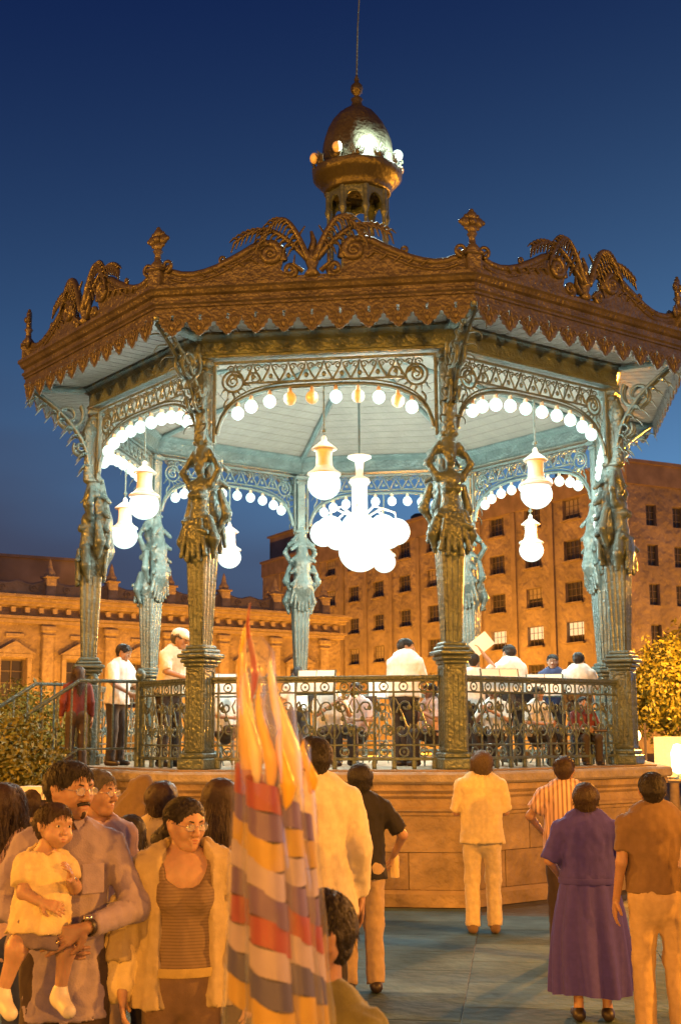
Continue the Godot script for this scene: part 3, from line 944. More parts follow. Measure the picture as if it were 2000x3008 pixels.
	g.smooth_lathe([Vector2(0.07, 6.97), Vector2(0.085, 7.02), Vector2(0.04, 7.08), Vector2(0.035, 7.15), Vector2(0.06, 7.19), Vector2(0.03, 7.23)], 14)
	for s in [-1.0, 1.0]:
		g.tube(spiral(Vector3(s * 0.13, 7.0, 0), 0.075, 0.02, -PI / 2, s * 1.3, 20), 0.024, 0.014, 6)
	for i in 4:
		var a := i * PI / 2
		var dd := Vector3(cos(a), sin(a), 0)
		g.ball(Vector3(0, 7.33, 0) + dd * 0.075, Vector3(0.062, 0.062, 0.04), 10, 7)
		g.ball(Vector3(0, 7.33, 0) + dd * 0.13, Vector3(0.03, 0.03, 0.025), 8, 5)
		g.ball(Vector3(0, 7.33, 0) + Vector3(cos(a + PI / 4), sin(a + PI / 4), 0) * 0.09, Vector3(0.032, 0.032, 0.025), 8, 5)
	g.ball(Vector3(0, 7.33, 0.03), Vector3(0.045, 0.045, 0.04), 10, 7)
	var fin := g.mesh()
	for k in 8:
		var co := part("cornice", cornice, M.roof_iron, band, face(k))
		part("moulding", strip, M.roof_iron, co)
		for i in 11:
			var x := (i - 5) * 0.316
			part("scallop", scal, M.roof_iron, co, Transform3D(Basis(Vector3(0, 0, 1), (0.03 * sin(i * 5.0 + k))), Vector3(x, 6.415, AE + 0.005)))
		var cr := part("crest", crest, M.roof_iron, band, face(k))
		part("palm_spray", spray, M.roof_iron, cr)
		part("finial", fin, M.roof_iron, band, corner(k, (AE - 0.02) / cos(PI / 8)))
	# roof slopes
	g = Geo.new()
	oct_side(g, [Vector2(AE + 0.03, 6.768), Vector2(0.5, 8.05)])
	var slope := g.mesh()
	for k in 8: part("roof_slope", slope, M.iron_dark, band, face(k))

func crest_mesh() -> ArrayMesh:
	var g := Geo.new()
	var z := AE - 0.02
	# outline of the right half, from the gap in the middle outwards
	var prof := [Vector2(0.16, 6.76), Vector2(0.17, 6.84), Vector2(0.22, 6.80), Vector2(0.28, 6.83), Vector2(0.36, 6.90), Vector2(0.33, 7.00), Vector2(0.35, 7.12), Vector2(0.43, 7.20), Vector2(0.55, 7.215), Vector2(0.68, 7.17), Vector2(0.80, 7.10), Vector2(0.94, 7.03), Vector2(1.08, 6.96), Vector2(1.22, 6.915), Vector2(1.36, 6.89), Vector2(1.50, 6.90), Vector2(1.62, 6.94), Vector2(1.70, 7.00), Vector2(1.73, 7.0), Vector2(1.73, 6.76)]
	for s in [-1.0, 1.0]:
		var poly := PackedVector2Array()
		for p in prof: poly.append(Vector2(p.x * s, p.y))
		g.slab(poly, z - 0.02, 0.04)
		var edge := []
		for i in range(5, 18): edge.append(Vector3(prof[i].x * s, prof[i].y, z))
		g.tube(edge, 0.055, 0.04, 7)
		var inner := []
		for i in range(9, 17): inner.append(Vector3(prof[i].x * s, prof[i].y - 0.09, z + 0.022))
		g.tube(inner, 0.018, 0.018, 5)
		# volute
		g.tube(spiral(Vector3(s * 0.47, 7.08, z + 0.03), 0.125, 0.02, PI / 2, s * 1.9, 36), 0.048, 0.024, 6)
		g.tube(spiral(Vector3(s * 0.25, 6.88, z + 0.02), 0.085, 0.02, -PI / 2, -s * 1.5, 24), 0.036, 0.02, 6)
		g.ball(Vector3(s * 0.47, 7.08, z + 0.03), Vector3(0.035, 0.035, 0.045), 9, 6)
		# leaf relief on the panel
		for i in 5:
			var c := Vector3(s * (0.62 + i * 0.15), 6.86 + 0.05 * (4 - i) * 0.6, z + 0.02)
			g.tube([c, c + Vector3(s * 0.07, 0.05, 0.025), c + Vector3(s * 0.15, 0.035, 0.0)], 0.03, 0.006, 5, 0.5)
		# small upright curl near the outer end
		g.tube(spiral(Vector3(s * 1.02, 7.06, z), 0.045, 0.012, -PI / 2, s * 1.2, 14), 0.02, 0.012, 5)
	g.slab(PackedVector2Array([Vector2(-0.17, 6.76), Vector2(0.17, 6.76), Vector2(0.17, 6.82), Vector2(-0.17, 6.82)]), z - 0.019, 0.038)
	return g.mesh()

func spray_mesh() -> ArrayMesh:
	var g := Geo.new()
	var z := AE - 0.02
	g.smooth_lathe([Vector2(0.02, 6.78), Vector2(0.09, 6.82), Vector2(0.05, 6.88), Vector2(0.085, 6.98), Vector2(0.07, 7.06), Vector2(0.02, 7.12)], 12, Vector3(0, 0, z + 0.02))
	for s in [-1.0, 1.0]:
		# long arching frond with side barbs
		for f in 2:
			var path := []
			for i in 16:
				var w := i / 15.0
				var reach := 0.80 if f == 0 else 0.52
				path.append(Vector3(s * (0.03 + reach * w), 6.97 + (0.40 + 0.1 * f) * sin(w * (2.3 + f * 0.3)) , z + 0.03 + 0.03 * f))
			g.tube(path, 0.058, 0.020, 6, 0.7)
			for i in range(3, 16):
				var p: Vector3 = path[i]
				var w := i / 15.0
				g.tube([p, p + Vector3(s * 0.055, -0.045, 0.01), p + Vector3(s * 0.085, -0.11 - 0.05 * w, 0.02)], 0.040, 0.012, 5, 0.6)
				g.tube([p, p + Vector3(s * 0.06, 0.02, 0.0), p + Vector3(s * 0.11, 0.0 - 0.03 * w, 0.0)], 0.034, 0.010, 5, 0.6)
		g.tube([Vector3(s * 0.06, 7.0, z + 0.03), Vector3(s * 0.16, 7.12, z + 0.05), Vector3(s * 0.14, 7.28, z + 0.05), Vector3(s * 0.08, 7.38, z + 0.04)], 0.04, 0.014, 6, 0.7)
		g.tube([Vector3(s * 0.10, 6.85, z + 0.04), Vector3(s * 0.2, 6.93, z + 0.07), Vector3(s * 0.19, 7.04, z + 0.06)], 0.045, 0.014, 6, 0.6)
	g.tube([Vector3(0, 7.08, z + 0.02), Vector3(0.02, 7.2, z + 0.03), Vector3(-0.01, 7.32, z + 0.02)], 0.06, 0.02, 6)
	return g.mesh()

func build_lantern() -> void:
	var g := Geo.new()
	g.smooth_lathe([Vector2(0.62, 7.95), Vector2(0.62, 8.12), Vector2(0.56, 8.16), Vector2(0.5, 8.2), Vector2(0.02, 8.2)], 24)
	var lan := part("lantern", g.mesh(), M.iron, band)
	g = Geo.new()
	g.smooth_lathe([Vector2(0.05, 8.18), Vector2(0.05, 8.3), Vector2(0.03, 8.34), Vector2(0.028, 9.2), Vector2(0.04, 9.24), Vector2(0.06, 9.3), Vector2(0.045, 9.36), Vector2(0.045, 9.62)], 10)
	var col := g.mesh()
	# little arch between two columns
	g = Geo.new()
	var poly := PackedVector2Array([Vector2(-0.17, 9.36)])
	for i in 13:
		var a := PI - PI * i / 12
		poly.append(Vector2(cos(a) * 0.12, 9.38 + sin(a) * 0.15))
	poly.append(Vector2(0.17, 9.36)); poly.append(Vector2(0.17, 9.64)); poly.append(Vector2(-0.17, 9.64))
	g.slab(poly, -0.02, 0.04)
	var arc := g.mesh()
	for k in 8:
		part("lantern_column", col, M.iron, lan, corner(k, 0.44))
		part("lantern_arch", arc, M.iron_dark, lan, Transform3D(face(k).basis, face(k).basis * Vector3(0, 0, 0.41)))
	g = Geo.new()
	g.smooth_lathe([Vector2(0.02, 9.62), Vector2(0.47, 9.62), Vector2(0.50, 9.66), Vector2(0.49, 9.70), Vector2(0.53, 9.74), Vector2(0.62, 9.84), Vector2(0.66, 9.88), Vector2(0.67, 9.96), Vector2(0.65, 9.98), Vector2(0.56, 9.98), Vector2(0.5, 9.985), Vector2(0.02, 9.99)], 32)
	part("gallery", g.mesh(), M.dome, lan)
	g = Geo.new()
	for i in 7:
		var w := (i - 3) * 0.035
		g.tube([Vector3(w * 0.5, 0, 0), Vector3(w, 0.13, 0.02), Vector3(w * 1.4, 0.22 - absf(w) * 1.2, 0.06)], 0.022, 0.006, 5, 0.6)
	g.ball(Vector3(0, 0.06, 0.02), Vector3(0.04, 0.05, 0.03), 8, 6)
	var leaf := g.mesh()
	g = Geo.new(); g.ball(Vector3.ZERO, Vector3(0.075, 0.085, 0.075), 16, 10)
	var ball := g.mesh()
	for i in 12:
		var a := TAU * (i + 0.25) / 12
		var b := Basis(Vector3.UP, a)
		part("gallery_leaf", leaf, M.dome, lan, Transform3D(b, b * Vector3(0, 9.97, 0.62)))
	for i in 8:
		var a := TAU * (i + 0.9) / 8 - 0.25
		var b := Basis(Vector3.UP, a)
		var lit: bool = i in [0, 1]
		var p := b * Vector3(0, 10.12 , 0.66)
		if i == 0: p = b * Vector3(0, 10.2, 0.6)
		part("gallery_bulb", ball, M.globe_on if lit else M.bulb_off, lan, Transform3D(Basis.IDENTITY, p))
		if lit: lamp_light(p, COOL, E_PEND * 0.8, 0.07, lan)
	g = Geo.new()
	g.smooth_lathe([Vector2(0.50, 9.985), Vector2(0.50, 10.10), Vector2(0.52, 10.14), Vector2(0.52, 10.3), Vector2(0.50, 10.46), Vector2(0.45, 10.62), Vector2(0.37, 10.78), Vector2(0.26, 10.92), Vector2(0.15, 11.0), Vector2(0.09, 11.05), Vector2(0.07, 11.12), Vector2(0.09, 11.16), Vector2(0.045, 11.20)], 48, Vector3.ZERO, 0.022, 12)
	var dome := part("dome", g.mesh(), M.dome, lan)
	g = Geo.new()
	g.smooth_lathe([Vector2(0.045, 11.18), Vector2(0.035, 11.22), Vector2(0.085, 11.28), Vector2(0.095, 11.33), Vector2(0.085, 11.38), Vector2(0.03, 11.44), Vector2(0.04, 11.48), Vector2(0.012, 11.56)], 16)
	part("finial", g.mesh(), M.dome, lan)
	g = Geo.new()
	g.tube([Vector3(0, 11.5, 0), Vector3(0.02, 12.3, 0), Vector3(0.07, 13.2, 0), Vector3(0.14, 14.2, 0)], 0.014, 0.007, 6)
	part("flagpole", g.mesh(), M.iron, lan)

# ---------------------------------------------------------------- light levels
const E_BULB := 0.46
const E_PEND := 5.2
const E_CHAND := 3.6
const E_STREET := 105.0
const E_FLOOD := 165.0
var COOL := Color(0.80, 1.0, 0.93).linear_to_srgb()
var SODIUM := Color(1.0, 0.37, 0.03).linear_to_srgb()
var WARM := Color(1.0, 0.6, 0.22).linear_to_srgb()

func set_camera() -> void:
	var cam := Camera3D.new(); cam.name = "camera"
	cam.position = Vector3(0, HC, 0)
	cam.rotation = Vector3(PITCH, 0, -0.0045)
	cam.fov = 43.976; cam.keep_aspect = Camera3D.KEEP_HEIGHT
	cam.near = 0.05; cam.far = 1500.0
	var at_ := CameraAttributesPhysical.new()
	at_.frustum_focal_length = 29.72; at_.frustum_focus_distance = 9.0; at_.exposure_aperture = 4.5
	cam.attributes = at_
	add_child(cam)
	cam.current = true

func set_sky() -> void:
	var w := 1024; var h := 512
	var im := Image.create(w, h, false, Image.FORMAT_RGBF)
	var q := FastNoiseLite.new(); q.seed = 11; q.frequency = 1.0; q.fractal_octaves = 4
	for y in h:
		var el := PI * (0.5 - (y + 0.5) / h)
		var sy := maxf(sin(el), 0.0)
		var k := pow(1.0 - sy, 4.5)
		var c := Vector3(0.0005, 0.005, 0.056)
		for x in w:
			var az := TAU * (x + 0.5) / w
			var d := Vector3(sin(az) * cos(el), sin(el), -cos(az) * cos(el))
			var v := q.get_noise_3d(d.x * 2.2 + 3.0, d.y * 9.0, d.z * 2.2)
			# a low bank of dusk cloud round the horizon
			var edge := 0.135 + v * 0.05 - 0.16 * sin(az * 2.0)
			var cl := smoothstep(edge + 0.09, edge - 0.07, el)
			# the afterglow lies to the right of the view
			var o := (c + Vector3(0.26, 0.61, 1.05) * k * 0.8 * exp(1.05 * sin(az))).lerp(Vector3(0.050, 0.054, 0.095), cl * 0.92)
			im.set_pixel(x, y, Color(o.x, o.y, o.z))
	var pano := PanoramaSkyMaterial.new(); pano.panorama = ImageTexture.create_from_image(im)
	var sky := Sky.new(); sky.sky_material = pano
	var env := Environment.new()
	env.background_mode = Environment.BG_SKY; env.sky = sky
	env.tonemap_mode = Environment.TONE_MAPPER_LINEAR; env.tonemap_exposure = 1.0
	env.sdfgi_enabled = true; env.ssao_enabled = true; env.ssil_enabled = true
	var we := WorldEnvironment.new(); we.name = "environment"; we.environment = env
	add_child(we)

# a sodium street lamp: post, arm, glowing lantern with its light
func street_lamp(p: Vector3, h: float, energy: float, label: String) -> void:
	var o := thing("street_lamp", label, "street lamp", p, 0.0, "sodium street lamps round the plaza")
	var g := Geo.new()
	g.smooth_lathe([Vector2(0.2, 0.0), Vector2(0.2, 0.12), Vector2(0.12, 0.2), Vector2(0.09, 0.7), Vector2(0.055, 0.9), Vector2(0.045, h - 0.4), Vector2(0.09, h - 0.34), Vector2(0.04, h - 0.27)], 14)
	part("post", g.mesh(), M.iron, o)
	g = Geo.new(); g.ball(Vector3(0, h, 0), Vector3(0.22, 0.24, 0.22), 18, 12)
	part("globe", g.mesh(), M.sodium, o)
	g = Geo.new(); g.smooth_lathe([Vector2(0.15, h + 0.19), Vector2(0.08, h + 0.27), Vector2(0.02, h + 0.4)], 12)
	part("cap", g.mesh(), M.iron, o)
	lamp_light(Vector3(0, h, 0), SODIUM, energy, 0.22, o)

func flood_lamp(p: Vector3, turn: float, energy: float, label: String) -> void:
	var o := thing("flood_lamp", label, "flood lamp", p, turn, "flood lamps at the foot of the facades")
	var g := Geo.new()
	g.box(Vector3(0, 0.35, 0), Vector3(0.08, 0.7, 0.08)); g.box(Vector3(0, 0.03, 0), Vector3(0.4, 0.06, 0.4))
	g.box(Vector3(0, 0.8, 0.06), Vector3(0.5, 0.36, 0.1), Basis.IDENTITY, 0.02)
	part("housing", g.mesh(), M.iron_dark, o)
	g = Geo.new(); g.box(Vector3(0, 0.8, -0.03), Vector3(0.44, 0.3, 0.06), Basis.IDENTITY, 0.01)
	part("lens", g.mesh(), M.sodium, o)
	lamp_light(Vector3(0, 0.8, -0.25), SODIUM, energy, 0.2, o)

func place_lamps() -> void:
	street_lamp(Vector3(-13.0, 0, 20.0), 6.0, E_STREET * 5.0, "sodium street lamp on a slim post far behind the crowd by the road")
	street_lamp(Vector3(12.0, 0, 22.0), 6.0, E_STREET * 5.0, "sodium street lamp on a slim post far behind the couple")
	street_lamp(Vector3(-1.0, 0, 26.0), 6.0, E_STREET * 3.5, "sodium street lamp on a slim post straight across the plaza")
	street_lamp(Vector3(-11.5, 0, -11.5), 6.0, E_STREET * 1.3, "sodium street lamp on a slim post by the bandstand stairs")
	street_lamp(Vector3(8.5, 0, -6.0), 4.6, E_STREET * 1.4, "sodium street lamp on a slim post beside the couple with the purple dress")
	street_lamp(Vector3(-8.5, 0, -5.0), 4.6, E_STREET * 0.6, "sodium street lamp on a slim post beside the man carrying a child")
	street_lamp(Vector3(8.6, 0, -24.5), 5.0, E_STREET * 3.4, "sodium street lamp on a slim post past the clipped tree")
	var pal := Transform3D(Basis(Vector3.UP, 0.657), Vector3(-24.16, 0, -90))
	for i in 4:
		var p := pal * Vector3(-4.0 + i * 10.5, 0, 9.0)
		flood_lamp(p, 0.657, E_FLOOD, "low flood lamp lighting " + ["the palace bays farthest from the office block", "the palace bays behind the bandstand stairs", "the palace bays behind the toy bundle", "the palace corner next to the office block"][i])
	var lf := Transform3D(Basis(Vector3.UP, -1.082), Vector3(23.87, 0, -104))
	for x in [-14.0, -36.0, -58.0]:
		flood_lamp(lf * Vector3(x, 0, 13.0), -1.082, E_FLOOD * 2.6, "low flood lamp lighting the office block's long side, " + {-14.0: "near its street corner", -36.0: "at its middle", -58.0: "near its rooftop room"}[x])
	var rf := Transform3D(Basis(Vector3.UP, 0.4887), Vector3(23.87, 0, -104))
	for x in [9.0]:
		flood_lamp(rf * Vector3(x, 0, 12.0), 0.4887, E_FLOOD * 3.2, "low flood lamp lighting the short side of the office block")

# ---------------------------------------------------------------- ground
func build_ground() -> void:
	var g := Geo.new()
	g.quad(Vector3(-700, -0.008, 400), Vector3(700, -0.008, 400), Vector3(700, -0.008, -900), Vector3(-700, -0.008, -900))
	var gr := structure("ground", g.mesh(), M.ground)
	var frame := Transform3D(Basis(Vector3.UP, -0.1338), Vector3(0.272, 0, -17.698))
	var variants := []
	var wx := 1.5; var wz := 0.86
	g = Geo.new(); g.box(Vector3(0, -0.02, 0), Vector3(wx - 0.008, 0.04, wz - 0.008), Basis.IDENTITY, 0.004)
	var slab := g.mesh()
	var rng := RandomNumberGenerator.new(); rng.seed = 21
	var joint := (frame.affine_inverse() * at(1368, 2845, 9.72))
	for c in range(-5, 5):
		var off := 0.0 if c % 2 == 0 else 0.5
		for r in range(-9, 13):
			var p := Vector3(joint.x + (c + 0.5) * wx, rng.randf_range(-0.0025, 0.0), joint.z + (r + 0.5 + off) * wz)
			if p.z < 4.3 or p.z > 16.0: continue
			var m = M.slab_a if (c + r) % 2 == 0 else M.slab_b
			if rng.randf() < 0.3: m = M.slab_c
			if c == -1: m = M.slab_b if r in [0, 1, 2] else (M.slab_a if r in [-1, 3] else m)
			if c == 0: m = M.slab_a if r in [0, 3] else (M.slab_b if r in [1, 2] else m)
			part("paving_slab", slab, m, gr, frame * Transform3D(Basis.IDENTITY, p))

# ---------------------------------------------------------------- buildings
func wall_with_holes(g: Geo, x0: float, x1: float, y0: float, y1: float, holes: Array, depth: float) -> void:
	var xs := [x0, x1]; var ys := [y0, y1]
	for h in holes:
		for a in [h.position.x, h.end.x]:
			if not xs.has(a): xs.append(a)
		for a in [h.position.y, h.end.y]:
			if not ys.has(a): ys.append(a)
	xs.sort(); ys.sort()
	for i in xs.size() - 1:
		for j in ys.size() - 1:
			var c := Vector2((xs[i] + xs[i + 1]) * 0.5, (ys[j] + ys[j + 1]) * 0.5)
			var inside := false
			for h in holes:
				if h.has_point(c): inside = true; break
			if not inside: g.quad(Vector3(xs[i], ys[j], 0), Vector3(xs[i + 1], ys[j], 0), Vector3(xs[i + 1], ys[j + 1], 0), Vector3(xs[i], ys[j + 1], 0))
	for h in holes:
		var a: Vector2 = h.position; var b: Vector2 = h.end
		g.quad(Vector3(a.x, a.y, 0), Vector3(a.x, a.y, -depth), Vector3(b.x, a.y, -depth), Vector3(b.x, a.y, 0))
		g.quad(Vector3(a.x, b.y, 0), Vector3(b.x, b.y, 0), Vector3(b.x, b.y, -depth), Vector3(a.x, b.y, -depth))
		g.quad(Vector3(a.x, a.y, 0), Vector3(a.x, b.y, 0), Vector3(a.x, b.y, -depth), Vector3(a.x, a.y, -depth))
		g.quad(Vector3(b.x, a.y, 0), Vector3(b.x, a.y, -depth), Vector3(b.x, b.y, -depth), Vector3(b.x, b.y, 0))

func frame_mesh(w: float, h: float, nx: int, ny: int, t := 0.07) -> ArrayMesh:
	var g := Geo.new()
	for s in [-1.0, 1.0]:
		g.box(Vector3(s * (w * 0.5 - t * 0.5), 0, 0), Vector3(t, h, 0.1)); g.box(Vector3(0, s * (h * 0.5 - t * 0.5), 0), Vector3(w - 2.0 * t, t, 0.09))
	for i in range(1, nx): g.box(Vector3(-w * 0.5 + w * i / nx, 0, 0), Vector3(t * 0.7, h - 2.0 * t, 0.07))
	for j in range(1, ny): g.box(Vector3(0, -h * 0.5 + h * j / ny, 0), Vector3(w - 2.0 * t, t * 0.6, 0.06))
	return g.mesh()

func pane_mesh(w: float, h: float) -> ArrayMesh:
	var g := Geo.new(); g.box(Vector3(0, 0, -0.05), Vector3(w - 0.02, h - 0.02, 0.02))
	return g.mesh()

func build_palace() -> void:
	var o := thing("palace", "long ornate stone palace with pilasters, window pediments and pinnacles along its parapet", "palace", Vector3(-24.16, 0, -90), 0.657)
	var g := Geo.new()
	var x0 := -13.0; var x1 := 30.4
	var bay := 5.0
	var holes := []
	var first := -11.4
	for i in 8:
		holes.append(Rect2(first + i * bay + 1.55, 3.7, 1.9, 3.35))
		holes.append(Rect2(first + i * bay + 1.55, 0.0, 1.9, 2.8))
	wall_with_holes(g, x0, x1, 0, 11.0, holes, 0.5)
	g.quad(Vector3(x1, 0, 0), Vector3(x1, 0, -20), Vector3(x1, 11.0, -20), Vector3(x1, 11.0, 0))
	g.quad(Vector3(x0, 11.0, 0), Vector3(x1, 11.0, 0), Vector3(x1, 11.0, -20), Vector3(x0, 11.0, -20))
	part("wall", g.mesh(), M.palace, o)
	g = Geo.new()
	g.box(Vector3((x0 + x1) * 0.5, 9.75, 0.16), Vector3(x1 - x0 + 0.5, 0.28, 0.36)); g.box(Vector3((x0 + x1) * 0.5, 10.02, 0.26), Vector3(x1 - x0 + 0.7, 0.2, 0.56))
	part("moulding", g.mesh(), M.palace_trim, o)
	g = Geo.new()
	g.box(Vector3((x0 + x1) * 0.5, 10.98, 0.22), Vector3(x1 - x0 + 0.6, 0.24, 0.48)); g.box(Vector3((x0 + x1) * 0.5, 11.24, 0.38), Vector3(x1 - x0 + 0.9, 0.28, 0.8)); g.box(Vector3((x0 + x1) * 0.5, 11.5, 0.52), Vector3(x1 - x0 + 1.1, 0.2, 1.1))
	part("cornice", g.mesh(), M.palace_trim, o)
	# parapet with scalloped top between the pinnacles
	var dent := Geo.new(); dent.box(Vector3.ZERO, Vector3(0.35, 0.42, 0.3))
	var dm := dent.mesh()
	for i in 40: part("dentil", dm, M.palace_trim, o, Transform3D(Basis.IDENTITY, Vector3(x0 + 1.0 + i * 1.07, 10.55, 0.15)))
	g = Geo.new()
	var poly := PackedVector2Array()
	for j in 13:
		var u := -1.0 + 2.0 * j / 12.0
		poly.append(Vector2(u * 2.5, 12.35 + 0.55 * pow(absf(u), 3.0) + 0.25 * exp(-u * u * 18.0)))
	poly.append(Vector2(2.5, 11.6)); poly.append(Vector2(-2.5, 11.6))
	g.slab(poly, -0.3, 0.5)
	g.tube(Array(range(13)).map(func(j): return Vector3(poly[j].x, poly[j].y, 0.1)), 0.16, 0.16, 5)
	for s in [-1.2, 1.2]:
		g.tube(spiral(Vector3(s, 12.15, 0.22), 0.3, 0.08, 0.0, 1.4, 16), 0.09, 0.06, 5)
	var par := g.mesh()
	g = Geo.new()
	g.box(Vector3(0, 12.3, 0), Vector3(0.8, 1.4, 0.8), Basis.IDENTITY, 0.05); g.box(Vector3(0, 13.05, 0), Vector3(1.05, 0.16, 1.05), Basis.IDENTITY, 0.04)
	g.smooth_lathe([Vector2(0.35, 13.1), Vector2(0.42, 13.35), Vector2(0.25, 13.6), Vector2(0.2, 13.75), Vector2(0.14, 14.1), Vector2(0.02, 14.45)], 12)
	var pin := g.mesh()
	g = Geo.new()
	g.box(Vector3(0, 4.9, 0.16), Vector3(0.85, 9.3, 0.32), Basis.IDENTITY, 0.05); g.box(Vector3(0, 9.3, 0.22), Vector3(1.15, 0.5, 0.46), Basis.IDENTITY, 0.1)
	g.box(Vector3(0, 3.2, 0.22), Vector3(1.1, 0.4, 0.46), Basis.IDENTITY, 0.05); g.box(Vector3(0, 8.8, 0.2), Vector3(1.0, 0.16, 0.42), Basis.IDENTITY, 0.03)
	var pil := g.mesh()
	var fr := frame_mesh(1.9, 3.35, 2, 4, 0.1); var pn := pane_mesh(1.9, 3.35)
	g = Geo.new()
	g.box(Vector3(0, 7.3, 0.14), Vector3(2.7, 0.3, 0.3), Basis.IDENTITY, 0.03)
	g.slab(PackedVector2Array([Vector2(-1.55, 7.46), Vector2(1.55, 7.46), Vector2(0, 8.35)]), -0.02, 0.36)
	for s in [-1.0, 1.0]: g.box(Vector3(s * 1.16, 5.4, 0.1), Vector3(0.36, 3.5, 0.22), Basis.IDENTITY, 0.03)
	g.box(Vector3(0, 3.55, 0.3), Vector3(3.0, 0.22, 0.7), Basis.IDENTITY, 0.03)
	g.box(Vector3(0, 8.75, 0.06), Vector3(1.4, 0.3, 0.14), Basis.IDENTITY, 0.04)
	var ped := g.mesh()
	var gd := Geo.new(); gd.box(Vector3(0, 1.4, -0.4), Vector3(1.9, 2.8, 0.08), Basis.IDENTITY, 0.02)
	for s in [-1.0, 1.0]:
		gd.box(Vector3(s * 0.48, 2.0, -0.34), Vector3(0.7, 1.2, 0.04), Basis.IDENTITY, 0.01); gd.box(Vector3(s * 0.48, 0.7, -0.34), Vector3(0.7, 1.0, 0.04), Basis.IDENTITY, 0.01)
	var dr := gd.mesh()
	for i in 9:
		var x := first + i * bay
		if x < x0 or x > x1: continue
		part("pilaster", pil, M.palace_trim, o, Transform3D(Basis.IDENTITY, Vector3(x, 0, 0)))
		part("pinnacle", pin, M.palace_trim, o, Transform3D(Basis.IDENTITY, Vector3(x, 0, 0.1)))
	for i in 8:
		var x := first + (i + 0.5) * bay
		part("parapet", par, M.palace, o, Transform3D(Basis.IDENTITY, Vector3(x, 0, 0)))
		var w := part("window", fr, M.window_frame, o, Transform3D(Basis.IDENTITY, Vector3(x, 5.375, -0.4)))
		part("pane", pn, M.pane, w)
		part("pediment", ped, M.palace_trim, o, Transform3D(Basis.IDENTITY, Vector3(x, 0, 0)))
		part("door", dr, M.wood_dark, o, Transform3D(Basis.IDENTITY, Vector3(x, 0, 0)))

